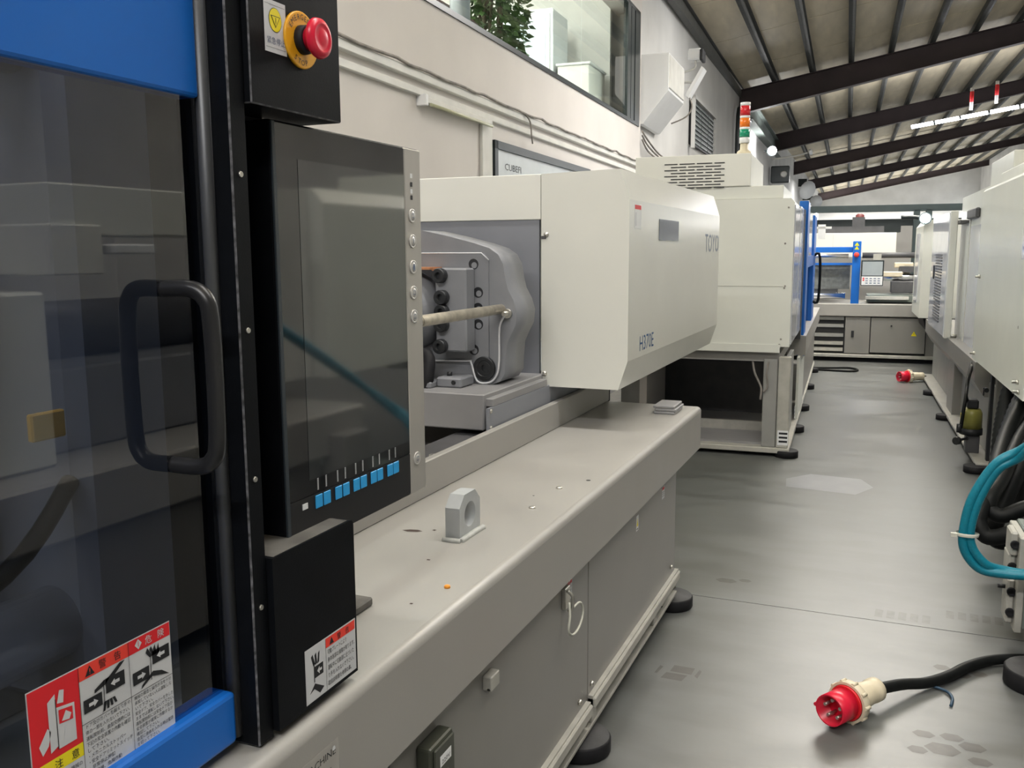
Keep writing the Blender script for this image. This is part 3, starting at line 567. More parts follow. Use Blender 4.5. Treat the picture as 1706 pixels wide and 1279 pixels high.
sticker('emergency_sticker', eb, (-.7648, 1.006, 1.7605), EY, EZ, .046, .066, ['lgrey', 'yband', 'ink', 'greyl'], d, 'pale sticker with a yellow warning disc and four characters')
cp = part('control_panel', G().box(-.86, -.8035, 1.058, 1.487, 1.055, 1.684, .003, seg=2), 'black', nm, 'black upright control panel with a dark screen')
part('touch_screen', G().box(-.804, -.8005, 1.066, 1.427, 1.135, 1.680), 'face', cp, 'glossy black glass front'); part('display', G().box(-.8006, -.8000, 1.116, 1.424, 1.158, 1.634), 'lcd', cp, 'dark grey display area')
part('key_strip', G().box(-.804, -.8000, 1.066, 1.427, 1.060, 1.134), mat('matte_black_strip', (.008, .008, .010), .5), cp)
part('steel_strip', G().box(-.806, -.7995, 1.428, 1.4865, 1.057, 1.682, .002), 'steel', cp, 'brushed steel side strip'); part('side_edge', G().box(-.8035, -.799, 1.0575, 1.0655, 1.057, 1.682, .001), mat('edge_blue_grey', (.035, .045, .055), .3), cp)
g = G().box(0, .002, -.0094, .0094, -.0105, .0105, .0012); kb = g.mesh('key', 'key')
for y in (1.137, 1.159, 1.191, 1.213, 1.244, 1.266, 1.298, 1.319, 1.353, 1.374): inst('key', kb, cp, (-.8, y, 1.121))
part('indicator', G().box(-.8, -.799, 1.095, 1.108, 1.117, 1.126), 'white', cp)
g = G().sheet((-.8003, 0, 0), EY, EZ)
for y in (1.137, 1.159, 1.191, 1.213, 1.244, 1.266, 1.298, 1.319, 1.353, 1.374):
    for k in range(9): g.rect(y - .0016, 1.139 + k * .0021, y + .0022, 1.1402 + k * .0021, 0, 1)
part('key_legend', g, 'lgrey', cp)
for i, z in enumerate((1.565, 1.520, 1.474, 1.428, 1.385, 1.121)):
    b = part('push_button', G().lathe((-.7995, 1.4515, z), (1, 0, 0), [(0, 0), (0, .0125), (.002, .012), (.0022, .0098), (.001, .0095), (.0022, .0085), (.0024, 0)], 24), mat('button_silver', (.62, .60, .57), .35, .4), cp)
    g = G().sheet((-.7971, 1.4515, z), EY, EZ)
    if i == 2: g.poly([(.004 * math.cos(R(20 * k)), .006 * math.sin(R(20 * k))) for k in range(18)], 0, 1)
    elif i == 1: g.rect(-.001, -.004, .001, .004, 0, 1)
    else:
        for q in ((-.004, -.004, .004, -.003), (-.004, .003, .004, .004), (-.004, -.003, -.003, .003), (.003, -.003, .004, .003)): g.rect(*q, 0, 1)
    part('button_icon', g, 'greyl', cp)
g = G().sheet((-.7994, 1.4515, 0), EY, EZ)
for z, m in ((1.635, 0), (1.620, 1), (1.608, 0), (1.597, 1)): g.rect(-.004, z - .004, .004, z + .004, m, 1)
part('status_marks', g, ['white', 'ink'], cp)
lb = part('lower_box', G().prism('x', [(.974, .832), (1.178, .832), (1.178, 1.075)] + arc(1.168, 1.075, .010, 0, 90, 4)[1:] + [(.974, 1.085)], -.86, -.765), 'black', nm)
part('dusty_top', G().box(-.858, -.768, .98, 1.165, 1.0852, 1.0858), 'dust', lb)
def d(g):
    g.rect(.001, .001, .051, .083, 0, 2); g.rect(.0525, .068, .133, .083, 1, 2); g.rect(.0517, .001, .0523, .083, 2, 3)
    g.poly([(.062, .070), (.074, .070), (.068, .081)], 2, 3); g.text('警', .083, .0705, .011, 2, 3); g.text('告', .106, .0705, .011, 2, 3)
    for i, t in enumerate(('可動プレートにより', '身体各部の損傷が有ります。', '運転中に可動部に近づいた', 'り手を入れないで下さい。', '取扱説明書を参照の事。')): g.text(t, .056, .057 - .0125 * i, .0088, 2, 3, width=(.052, .074, .072, .070, .064)[i])
    g.rect(.022, .034, .044, .052, 2, 3); g.poly([(.028, .043), (.034, .049), (.034, .045), (.040, .045), (.040, .041), (.034, .041), (.034, .037)], 0, 4); g.rect(.020, .028, .022, .060, 2, 3)
    for k in range(3): g.poly([(.014 + .009 * k, .070), (.018 + .009 * k, .073), (.024 + .005 * k, .056), (.019 + .005 * k, .054)], 2, 3)
    g.poly([(.008, .014), (.022, .026), (.045, .012), (.034, .006), (.020, .018)], 2, 3)
sticker('warning_sticker', lb, (-.7647, 1.038, .838), EY, EZ, .135, .085, ['lgrey', 'oband', 'ink'], d, 'pale warning sticker with a red heading and a crushed hand pictogram')
# ---- injection unit
part('guide_rail', G().box(-1.36, -1.24, -1.0, 2.9, .82, .885).box(-1.22, -1.205, -1.0, 2.70, .87, .905), 'darkg', nm)
g = G().lathe((0, 0, 0), (0, 0, 1), [(0, 0), (0, .012), (.010, .012), (.010, 0)], 10); gs = g.mesh('rail_bolt', 'zinc')
for y in (2.3, 2.05): inst('rail_bolt', gs, nm, (-1.213, y, .905))
part('carriage_block', G().box(-1.95, -1.24, 2.72, 3.30, .905, 1.028, .004).prism('y', [(-1.95, .905), (-1.55, .905), (-1.50, .86), (-1.95, .86)], 2.70, 2.76), 'blockg', nm)
part('carriage_lip', G().box(-1.26, -1.215, 2.74, 3.26, .985, 1.012, .002), 'blockg', nm)
pt = part('carriage_side_plate', G().box(-1.222, -1.212, 2.70, 3.98, .885, .985), 'platg', nm)
g = G().lathe((0, 0, 0), (1, 0, 0), [(0, 0), (0, .008), (.004, .007), (.005, 0)], 10); ps = g.mesh('plate_screw', 'zinc')
for z in (.975, .918): inst('plate_screw', ps, pt, (-1.212, 2.715, z))
part('bed_cover', G().box(-1.95, -1.222, 3.30, 4.0, .86, .94), 'darkg', nm)
cast = [(-2.0, 1.60), (-1.584, 1.579), (-1.482, 1.558), (-1.376, 1.532), (-1.317, 1.514), (-1.283, 1.491), (-1.265, 1.458), (-1.256, 1.405), (-1.247, 1.370), (-1.226, 1.332), (-1.213, 1.290), (-1.218, 1.243), (-1.236, 1.209), (-1.253, 1.172), (-1.258, 1.118), (-1.260, 1.07), (-1.279, 1.04), (-1.31, 1.028), (-2.0, 1.028)]
ct = part('cast_plate', G().prism('y', cast, 2.95, 3.13, smooth=tuple(range(1, 17))), 'castg', nm, 'grey cast injection plate with a wavy edge')
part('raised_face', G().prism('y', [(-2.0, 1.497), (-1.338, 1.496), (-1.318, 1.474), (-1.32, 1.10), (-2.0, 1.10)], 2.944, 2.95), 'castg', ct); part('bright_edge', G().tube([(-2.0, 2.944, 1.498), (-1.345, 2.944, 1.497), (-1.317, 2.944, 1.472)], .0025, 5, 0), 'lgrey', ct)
bb = part('bolt_block', G().box(-1.494, -1.372, 2.87, 2.944, 1.150, 1.445, .006), 'castg', nm)
g = G().lathe((0, 0, 0), (0, -1, 0), [(0, 0), (0, .026), (.024, .026), (.028, .023), (.028, .013), (.014, .013), (.014, 0)], 18); bo = g.mesh('socket_bolt', 'bolt')
for x, z in ((-1.468, 1.419), (-1.462, 1.343), (-1.462, 1.292), (-1.464, 1.246), (-1.470, 1.169)): inst('socket_bolt', bo, bb, (x, 2.87, z))
g = G().cyl((0, 0, 0), (0, -.0012, 0), .019, 18).cyl((.003, -.0012, -.004), (.003, -.0018, -.004), .011, 14, m=1); ho = g.mesh('bore', ['ink', 'castg'])
for x, z in ((-1.376, 1.458), (-1.359, 1.358), (-1.360, 1.302), (-1.360, 1.244), (-1.378, 1.152)): inst('bore', ho, ct, (x, 2.944, z))
part('large_bolt', G().lathe((-1.338, 2.95, 1.086), (0, -1, 0), [(0, 0), (0, .043), (.010, .043), (.012, .039), (.012, .030), (.006, .029), (.010, .024), (.010, .013), (.002, .013), (.002, 0)], 26), 'bolt', ct, 'large black socket bolt')
rod = part('threaded_rod', G().cyl((-1.273, 2.95, 1.300), (-1.273, 1.75, 1.300), .0175, 18), 'rod', nm); g = G()
for k in range(55): g.cyl((-1.273, 1.80 + k * .010, 1.300), (-1.273, 1.804 + k * .010, 1.300), .0192, 14)
part('thread', g, 'rod', rod); part('gland', G().lathe((-1.247, 2.95, 1.285), (0, -1, 0), [(0, 0), (0, .017), (.012, .017), (.012, .008), (.04, .008), (.04, 0)], 12), 'zinc', ct)
part('grease_line', G().tube([(-1.25, 2.938, 1.284), (-1.274, 2.938, 1.236), (-1.277, 2.938, 1.118), (-1.287, 2.938, 1.064), (-1.317, 2.938, 1.036), (-1.365, 2.938, 1.040), (-1.388, 2.938, 1.107), (-1.405, 2.938, 1.111), (-1.60, 2.938, 1.104)], .0038, 6, 4), 'lgrey', nm)
part('drive_motor', G().lathe((-1.63, 2.944, 1.29), (0, -1, 0), [(0, 0), (0, .145), (.06, .145), (.09, .125), (.13, .10), (.5, .09), (.5, 0)], 32), 'castg', nm)
part('cable_bend', G().tube([(-1.60, 2.85, 1.02), (-1.58, 2.84, 1.13), (-1.50, 2.82, 1.14), (-1.49, 2.80, 1.07), (-1.50, 2.80, 1.02)], .022, 8, 5), 'rubber', nm)
part('cardboard_scrap', G().box(-1.62, -1.50, 2.84, 2.94, 1.440, 1.448).box(-1.50, -1.48, 2.86, 2.92, 1.436, 1.444), 'card', nm)
part('slide_bracket', G().box(-1.47, -1.372, 2.82, 2.93, 1.028, 1.064, .006).box(-1.60, -1.47, 2.78, 2.90, 1.028, 1.05, .004), 'castg', nm); part('bracket_screw', G().cyl((-1.40, 2.82, 1.048), (-1.40, 2.815, 1.048), .008, 10).cyl((-1.44, 2.87, 1.064), (-1.44, 2.87, 1.078), .010, 6), 'bolt', nm)
part('back_plate', G().box(-2.0, -1.256, 3.285, 3.30, .985, 1.63), 'platg', nm)
# ---- cream hood over the injection unit
ch = [(-.90, 1.09), (-.90, 1.69), (-.936, 1.80), (-1.246, 1.792), (-1.246, .98), (-.936, .98)]
hood = part('injection_hood', G().prism('y', ch, 3.28, 5.16), 'hoodp', nm, 'cream chamfered hood with lettering')
g = G(); A = [g.bm.verts.new((x, 5.16, z)) for x, z in ch]; B = [g.bm.verts.new((x - .05 if x > -1.2 else x, 5.24, 1.39 + (z - 1.39) * .92)) for x, z in ch]
for i in range(6): g._poly([A[i], A[(i + 1) % 6], B[(i + 1) % 6], B[i]])
g._poly(B); bmesh.ops.recalc_face_normals(g.bm, faces=list(g.bm.faces)); part('hood_end', g, 'cream', hood)
part('hood_top', G().box(-2.0, -1.249, 3.28, 5.2, 1.622, 1.792, .002), 'cream', hood); part('hood_side', G().box(-2.0, -1.9, 3.32, 5.2, .98, 1.622), 'cream', hood)
g = G().lathe((0, 0, 0), (0, -1, 0), [(0, 0), (0, .010), (.006, .009), (.008, 0)], 10); hs = g.mesh('hood_screw', 'zinc')
for x, z in ((-1.225, 1.565), (-1.232, 1.03)): inst('hood_screw', hs, hood, (x, 3.28, z))
part('hood_notch', G().box(-1.2465, -1.226, 3.2785, 3.28, 1.548, 1.560), 'darkg', hood)
part('inspection_window', G().box(-.9005, -.898, 3.74, 4.11, 1.545, 1.632), mat('inspection_pane', (.055, .07, .085), .06, spec=1.), hood, 'dark rectangular inspection window')
g = G().sheet((-.8998, 4.75, 1.495), EY, EZ); g.text('TOYO', 0, 0, .135, 0, 1, width=.39); part('maker_lettering', g, 'greyl', hood, 'grey-blue capital lettering')
g = G().sheet((-.8998, 3.448, 1.112), EY, EZ); g.text('H370E', 0, 0, .085, 0, 1, width=.225); part('type_lettering', g, 'navy', hood, 'dark blue type lettering')
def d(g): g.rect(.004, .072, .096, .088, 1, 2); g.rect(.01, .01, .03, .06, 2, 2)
sticker('hood_painted_reflection', hood, (-.8998, 3.35, 1.585), EY, EZ, .10, .09, ['white', 'rband', 'lgrey'], d, 'small red and white reflection painted on the hood side')  # red and white reflection on the hood, painted as a flat print
# loose things on the bed
for i, (dz, dx) in enumerate(((0, 0), (.0125, .004), (.025, -.003))):
    solo('metal_plate', G().box(-.905 + dx, -.815 + dx, 3.725, 3.885 + dx, .8172 + dz, .829 + dz, .003), 'blockg', ('bottom', 'middle', 'top')[i] + ' grey plate of the small stack at the far end of the bed', 'plate', (-.86, 3.8, .8172 + dz), 'm', 'grey plates stacked on the bed')
g = G().lathe((-.812, 1.592, .8172), (0, 0, 1), [(0, 0), (0, .007), (.005, .006), (.007, 0)], 7); solo('orange_crumb', g, 'orange', 'tiny orange plastic crumb lying on the grey bed', 'crumb', (-.812, 1.592, .8172))

# ================================================================== SECOND MACHINE OF THE LEFT ROW (signal tower)
sm = thing('injection_molding_machine', 'cream machine with signal tower and vented top box standing behind the near machine hood', 'machine', (-1.0, 8.5, 0), 'r')
en = part('enclosure', G().prism('y', [(-2.2, .80), (-.425, .80), (-.425, .815), (-.36, .815), (-.36, 1.835), (-.385, 1.865), (-2.2, 1.865)], 6.75, 8.15), 'cream2', sm, 'large cream sheet metal enclosure')
part('enclosure_front_lip', G().box(-2.2, -.425, 6.742, 6.76, .772, .83), 'cream2', en)
part('top_step', G().box(-2.2, -.44, 6.77, 8.1, 1.865, 1.957, .004), 'cream2', en)
tb = part('vent_box', G().box(-1.50, -.668, 6.76, 7.75, 1.957, 2.186, .004), 'cream', sm)
g = G()
for r in range(9):
    z = 2.122 - .0215 * r
    for c in range(5):
        a = -1.30 + .125 * c + (.0625 if r % 2 else 0); b = min(a + .110, -.852); a = max(a, -1.285)
        if b - a > .03: g.box(a, b, 6.757, 6.7605, z, z + .007)
part('vent_slots', g, 'ink', tb, stuff=True)
part('panel_seam', G().box(-2.0, -.42, 6.7475, 6.7502, 1.246, 1.249), 'rail', en)
g = G().lathe((0, 0, 0), (0, -1, 0), [(0, 0), (0, .007), (.004, .006), (.004, 0)], 8); es = g.mesh('cover_screw', 'grime')
for u, z in ((-.40, 1.80), (-.405, 1.25), (-.41, 1.236), (-.42, .87), (-.43, .83), (-1.0, .81), (-.415, 1.55)): inst('cover_screw', es, en, (u, 6.75, z))
part('side_panel', G().box(-.36, -.352, 6.80, 7.45, .83, 1.82).box(-.36, -.350, 7.50, 8.12, .83, 1.84), 'lav', sm, 'glossy side panel'); part('side_strip', G().box(-.40, -.345, 8.10, 8.22, .75, 1.84), 'darkg', sm)
bd = part('safety_door', G().box(-.40, -.325, 8.25, 8.62, .62, 1.92, .006), 'blue', sm, 'blue safety door beside the aisle'); part('door_frame', G().box(-.40, -.325, 8.62, 10.6, .55, .74).box(-.40, -.325, 8.62, 10.6, 1.35, 1.45).box(-.40, -.325, 10.0, 10.6, .74, 1.86), 'blue', bd)
part('door_window', G().box(-.37, -.36, 8.62, 10.0, .74, 1.36), 'smoke', bd); part('door_board', G().box(-.38, -.335, 8.62, 9.6, 1.42, 1.86, .004), 'lav', bd); part('door_handle', G().tube([(-.33, 10.3, 1.45), (-.27, 10.3, 1.43), (-.27, 10.3, .98), (-.33, 10.3, .96)], .015, 8, 4), 'hose', bd)
# signal tower
st = part('signal_tower', G().lathe((-.74, 6.95, 2.186), (0, 0, 1), [(0, 0), (0, .055), (.03, .05), (.045, .03), (.09, .028), (.09, 0)], 16), 'ivory', sm, 'stacked signal lamp with red, orange and green lenses')
for z0, z1, m, n_ in ((2.276, 2.315, 'white', 'collar'), (2.318, 2.372, 'lensg', 'green_lens'), (2.372, 2.388, 'white', 'collar'), (2.388, 2.452, 'lenso', 'orange_lens'), (2.452, 2.468, 'white', 'collar'), (2.468, 2.538, 'lensr', 'red_lens'), (2.538, 2.562, 'white', 'cap')):
    part(n_, G().lathe((-.74, 6.95, z0), (0, 0, 1), [(0, 0), (0, .036), (z1 - z0, .036), (z1 - z0, 0)], 18), m, st)
# base of that machine
part('base_deck', G().box(-2.2, -.42, 6.80, 12.4, .70, .765).box(-.60, -.30, 8.2, 12.4, .60, .77), 'grey', sm); part('base_sill', G().box(-2.2, -.335, 6.75, 12.4, .030, .068, .004), 'rail', sm)
part('base_post', G().box(-.535, -.435, 6.78, 6.90, .068, .72, .006), 'shelf', sm); part('base_post', G().box(-.43, -.345, 6.77, 6.85, .068, .74, .006), 'rail', sm)
part('base_panel', G().box(-.40, -.372, 7.0, 7.7, .068, .70), 'shelf', sm); part('base_panel', G().box(-.36, -.34, 8.0, 9.0, .068, .60), 'cream2', sm); part('base_panel', G().box(-.37, -.35, 9.05, 12.3, .068, .62), 'greyp', sm)
part('shelf_back', G().box(-1.5, -.45, 8.12, 8.16, .068, .70), 'darkg', sm); part('shelf_board', G().box(-1.5, -.54, 6.85, 8.12, .068, .085), 'blockg', sm); part('shelf_lip', G().box(-1.5, -.54, 7.3, 7.34, .085, .16), 'rail', sm)
part('shelf_side', G().box(-1.56, -1.5, 7.3, 8.16, .068, .70), 'wallp', sm); part('inner_post', G().box(-1.72, -1.62, 7.6, 7.7, 0.03, .70), 'shelf', sm); part('inner_post', G().box(-1.95, -1.86, 8.3, 8.4, .03, .7), 'shelf', sm)
part('hanging_cable', G().tube([(-.62, 6.82, .72), (-.60, 6.80, .62), (-.565, 6.78, .55), (-.545, 6.77, .50), (-.55, 6.77, .42)], .008, 6, 4).tube([(-.50, 6.78, .70), (-.51, 6.76, .62), (-.50, 6.76, .52), (-.53, 6.76, .48)], .006, 6, 4), 'grime', sm)
def d(g): [g.rect(.01, .02 + .03 * i, .07, .035 + .03 * i, 1, 2) for i in range(3)]
sticker('base_label', sm, (-.42, 6.769, .09), EX, EZ, .075, .11, ['white', 'ink'], d, 'small printed label low on the base post'); sticker('base_label', sm, (-.355 + .02, 7.35, .18), EY, EZ, .10, .10, ['white', 'ink'], d, 'small printed label on the base side')
for v in (6.81, 7.81, 8.91, 10.33, 11.78): part('levelling_foot', G().lathe((-.355, v, 0), (0, 0, 1), [(0, 0), (0, .085), (.045, .085), (.05, .08), (.05, 0)], 20), 'rubber', sm)
part('valve_block', G().box(-1.82, -1.76, 7.0, 7.1, .30, .40).cyl((-1.93, 7.0, .33), (-1.93, 7.2, .33), .05, 10), 'rubber', sm)

# ================================================================== RIGHT ROW: hooded machine with the open louvred door
rm = thing('injection_molding_machine', 'cream machine on the right side of the aisle with a louvred door standing open', 'machine', (1.5, 8.0, 0), 'r')
h2 = part('injection_hood', G().prism('y', [(.85, .755), (.85, 1.885), (.868, 1.905), (2.2, 1.905), (2.2, .755)], 5.03, 6.99), 'cream2', rm, 'large cream side cover with knob screws')
part('hood_ridge', G().box(.93, 2.1, 5.2, 6.85, 1.905, 2.0, .01), 'cream2', h2)
g = G().lathe((0, 0, 0), (-1, 0, 0), [(0, 0), (0, .012), (.012, .012), (.012, .007), (.03, .009), (.032, 0)], 12); kn = g.mesh('cover_knob', 'zinc')
for v, z in ((6.85, 1.32), (6.86, .80), (5.18, .83), (5.14, .785)): inst('cover_knob', kn, h2, (.85, v, z))
part('cover_hole', G().cyl((.8495, 5.3, 1.10), (.849, 5.3, 1.10), .009, 10), 'grime', h2)
def d(g): [g.rect(.03, .05 + .035 * i, .27, .065 + .035 * i, 1, 2) for i in range(9)]
sticker('paper_notice', h2, (.8495, 5.35, 1.45), -EY, EZ, .30, .42, ['lav', 'greyl'], d, 'printed paper notice on the right cover')
part('rear_cover', G().prism('y', [(1.0, .64), (1.0, 1.98), (2.2, 1.98), (2.2, .64)], 6.99, 9.6).box(1.02, 2.2, 6.99, 8.0, 1.98, 2.16, .006), 'cream2', rm); part('cover_film', G().box(.993, 1.0, 7.6, 8.8, .70, 1.70), 'lav', rm); part('cover_seam', G().box(.99, 1.0, 8.85, 8.9, .66, 1.80), 'trunk', rm)
od = part('louvred_door', G().box(.865, .895, 9.25, 10.9, .70, 1.84, .006), 'lav', rm, 'open cream door with louvre slots'); g = G()
for k in range(24): g.box(.860, .866, 9.7, 10.35, .80 + k * .028, .812 + k * .028)
part('louvre', g, 'darkg', od, stuff=True)
part('door_edge', G().box(.87, .93, 9.18, 9.26, .69, 1.85, .006), 'cream', od); part('door_grip', G().box(.857, .866, 10.45, 10.55, 1.20, 1.34, .004), 'ink', od)
part('door_hinge', G().box(.93, 1.0, 9.0, 9.6, 1.735, 1.76).box(.965, 1.0, 8.3, 8.9, 1.76, 1.84, .01), 'darkg', rm); part('door_roller', G().cyl((.95, 9.2, .70), (.95, 9.2, .73), .03, 10), 'zinc', rm)
part('base_deck', G().prism('y', [(.90, .56), (.90, .70), (2.3, .70), (2.3, .45), (.97, .45)], 7.2, 11.6), 'greyp', rm); part('base_side', G().box(1.0, 1.02, 6.9, 11.6, .06, .56), 'shelf', rm); part('base_column', G().box(.93, 1.04, 8.75, 9.2, .05, .56, .006), 'greyp', rm)
part('base_edge_post', G().box(.965, .985, 6.86, 6.92, .03, .75), 'ink', rm); part('base_end', G().box(.99, 2.2, 6.80, 6.86, .03, .76), 'greyp', rm)
part('base_sill', G().box(.89, 1.05, 6.75, 11.6, .03, .055, .004), 'rail', rm)
for v in (6.73, 8.80, 10.27): part('levelling_foot', G().lathe((.885, v, 0), (0, 0, 1), [(0, 0), (0, .075), (.045, .075), (.045, 0)], 18), 'rubber', rm)
pm_ = part('grease_pump', G().lathe((.895, 7.15, .225), (0, 0, 1), [(0, 0), (0, .07), (.115, .068), (.145, .055), (.15, 0)], 20), 'tank', rm, 'olive grease pump tank with a yellow label')
part('pump_head', G().box(.855, .93, 7.1, 7.2, .375, .44, .01), 'ink', pm_); part('pump_base', G().lathe((.895, 7.15, .185), (0, 0, 1), [(0, 0), (0, .076), (.045, .076), (.045, 0)], 18), 'ink', pm_); part('pump_stand', G().box(.86, .95, 7.1, 7.2, .055, .185, .006), 'darkg', pm_); part('pump_label', G().box(.822, .826, 7.10, 7.16, .28, .335), 'yband', pm_)
part('pump_gauge', G().lathe((.80, 7.0, .16), (-.6, -.8, 0), [(0, 0), (0, .028), (.03, .028), (.03, 0)], 12).tube([(.80, 7.0, .16), (.83, 7.05, .16), (.87, 7.1, .16)], .01, 6, 3).lathe((.80, 7.0, .22), (0, 0, 1), [(0, 0), (0, .018), (.06, .018), (.06, 0)], 10), 'bolt', pm_)
part('pump_hose', G().tube([(.81, 7.0, .25), (.83, 7.02, .45), (.86, 7.2, .56), (.90, 7.35, .66)], .012, 6, 5).tube([(.86, 7.12, .42), (.84, 7.1, .50), (.865, 7.25, .60), (.90, 7.4, .68)], .009, 6, 5), 'hose', pm_)
part('valve', G().cyl((.955, 7.02, .53), (.955, 6.98, .53), .016, 10).box(.935, .945, 7.0, 7.02, .49, .545), 'bolt', rm)
# ================================================================== RIGHT ROW: nearest machine (mostly out of frame)
nr = thing('injection_molding_machine', 'nearest machine at the right edge with hoses, cabinet corner and round foot pad', 'machine', (1.3, 3.2, 0), 'r')
part('cabinet', G().box(.665, 1.9, 3.60, 3.86, .12, .47, .004), mat('cabinet_grey_green', (.17, .20, .185), .4, var=.06), nr); part('cabinet_side', G().box(.64, .665, 3.615, 3.86, .10, .46, .003), 'rail', nr)
for i, (v, z) in enumerate(((3.70, .425), (3.72, .335), (3.70, .245), (3.70, .165))):
    cn = part('side_connector', G().box(.615, .64, v - .05, v + .06, z - .045, z + .045, .006), 'rail', nr); part('connector_socket', G().lathe((.628, v - .05, z), (0, -1, 0), [(0, 0), (0, .016), (.012, .016), (.012, .01), (.004, 0)], 12), 'rubber', cn)
part('connector_pin', G().cyl((.615, 3.70, .245), (.59, 3.70, .245), .008, 8), 'ink', nr)
part('levelling_foot', G().lathe((.69, 3.40, 0), (0, 0, 1), [(0, 0), (0, .105), (.006, .11), (.058, .11), (.064, .104), (.066, 0)], 30, mats=[0, 0, 0, 0, 1]), ['rubber', 'rubtop'], nr)
part('frame_leg', G().box(.74, .86, 3.3, 3.5, .066, .7, .004), 'greyp', nr); part('bed', G().box(.82, 2.2, -1.5, 3.58, .60, .80, .01), 'grey', nr); part('base', G().box(.86, 2.1, -1.4, 3.28, .08, .60), 'greyp', nr)
part('near_hood', G().prism('y', [(1.11, .89), (1.11, 1.74), (1.17, 1.81), (2.2, 1.81), (2.2, .89)], 3.70, 4.95), 'cream2', nr); part('near_hood_plate', G().box(1.20, 2.2, 3.45, 3.69, .89, 1.80), 'trunk', nr)
part('near_cover', G().box(1.0, 2.2, -1.2, 2.1, .80, 1.38, .01), 'cream2', nr); part('near_beam', G().box(1.02, 1.3, 2.15, 3.2, 1.565, 1.735, .006), 'cream2', nr); part('near_block', G().box(1.0, 1.3, 2.12, 2.34, 1.43, 1.60, .006), 'cream', nr)
part('near_tray', G().box(.98, 1.2, 2.36, 2.56, 1.50, 1.535, .006), 'white', nr); part('near_barrel', G().cyl((1.5, 2.1, 1.2), (1.5, 3.45, 1.2), .12, 16), 'darkg', nr); part('near_upper_block', G().box(1.15, 2.1, 2.2, 3.2, .8, 1.1, .01), 'castg', nr)
g = G()
for r_ in range(5):
    for c_ in range(16): g.box(1.04 + .03 * r_, 1.062 + .03 * r_, .4 + .1 * c_, .46 + .1 * c_, 1.379, 1.382)
part('vent_slots', g, 'ink', nr, stuff=True)
# teal hoses and black conduits
for k in range(2):
    o = .020 * k
    part('teal_hose', G().tube([(.80, 2.70, 1.36 - o), (.735 - o, 2.9, 1.20), (.67 - o, 3.2, 1.0), (.607, 3.47, .826 - o), (.526 + o * .3, 3.5, .757 - o), (.460 + o, 3.5, .63 - o * .3), (.438 + o, 3.5, .51), (.445 + o * 1.2, 3.5, .43 + o * .6), (.495 + o, 3.5, .369 + o * .9), (.57, 3.5 + o, .358 + o * .4), (.65, 3.50 + o, .36), (.80, 3.52 + o, .365)], .0165, 10, 6), 'teal', nr)
part('hose_tie', G().lathe((.449, 3.50, .485), (0, .1, 1), [(0, .038), (.008, .040), (.012, .038)], 16).box(.395, .415, 3.48, 3.492, .483, .496), 'tie', nr)
def conduit(pts, r): part('black_conduit', G().tube(pts, r, 12, 14, ribs=.10), 'hose', rm)
def smooth_hose(pts, r): part('black_hose', G().tube(pts, r, 12, 7), 'hose', rm)
conduit([(1.0, 5.6, .78), (.88, 5.3, .66), (.76, 4.9, .48), (.70, 4.7, .30), (.68, 4.6, .18)], .05)
conduit([(.95, 5.9, .80), (.90, 5.8, .60), (.87, 5.7, .40), (.86, 5.6, .15)], .045)
conduit([(1.02, 5.75, .80), (.96, 5.6, .60), (.93, 5.5, .40), (.91, 5.4, .10)], .05)
smooth_hose([(.95, 5.4, .78), (.80, 5.05, .60), (.68, 4.6, .45), (.615, 4.4, .36), (.60, 4.35, .30), (.64, 4.32, .25), (.74, 4.3, .29), (.84, 4.3, .36), (.98, 4.3, .42)], .036)
smooth_hose([(1.0, 5.2, .72), (.86, 5.0, .60), (.72, 4.6, .46), (.655, 4.45, .40), (.65, 4.42, .35), (.70, 4.40, .33), (.80, 4.40, .38), (.95, 4.40, .42)], .034)
smooth_hose([(1.02, 5.0, .70), (.90, 4.9, .60), (.80, 4.75, .45), (.71, 4.62, .26), (.70, 4.6, .20), (.72, 4.58, .165), (.78, 4.58, .18), (.84, 4.58, .26)], .042)

# ================================================================== FAR MACHINE across the aisle
fm = thing('injection_molding_machine', 'far grey and blue machine lying across the end of the aisle', 'machine', (.3, 13.4, 0), 'r')
part('bed', G().box(-1.6, 1.5, 13.08, 14.2, .615, .785, .008), 'grey', fm); part('base', G().box(-1.6, 1.5, 13.2, 14.1, .08, .615), 'darkg', fm)
part('base_door', G().box(.02, .335, 13.10, 13.2, .11, .605, .004), 'greyp', fm); part('base_door', G().box(.345, 1.02, 13.10, 13.2, .13, .60, .004), 'greyp', fm); part('door_latch', G().box(.10, .135, 13.092, 13.1, .33, .42), 'ink', fm); part('base_end_panel', G().box(1.03, 1.5, 13.12, 13.2, .05, .61), 'greyp', fm)
for z in (.135, .22, .33, .46, .56): part('shelf_rail', G().box(-1.5, .0, 13.12, 13.2, z, z + .045), 'shelf' if z > .3 else 'rail', fm)
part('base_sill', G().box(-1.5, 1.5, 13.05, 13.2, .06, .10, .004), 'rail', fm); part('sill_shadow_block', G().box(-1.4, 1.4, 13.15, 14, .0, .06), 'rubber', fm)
def d(g): g.poly([(.005, .005), (.075, .005), (.04, .068)], 0, 2); g.text('⚡', .028, .014, .04, 1, 3) if False else g.poly([(.036, .02), (.046, .034), (.040, .034), (.044, .05), (.034, .033), (.040, .033)], 1, 3)
g = G().sheet((.84, 13.0995, .36), EX, EZ); d(g); part('hazard_sticker', g, ['yband', 'ink'], fm, 'yellow warning triangle'); part('base_button', G().cyl((.60, 13.1, .495), (.60, 13.09, .495), .012, 10), 'ink', fm)
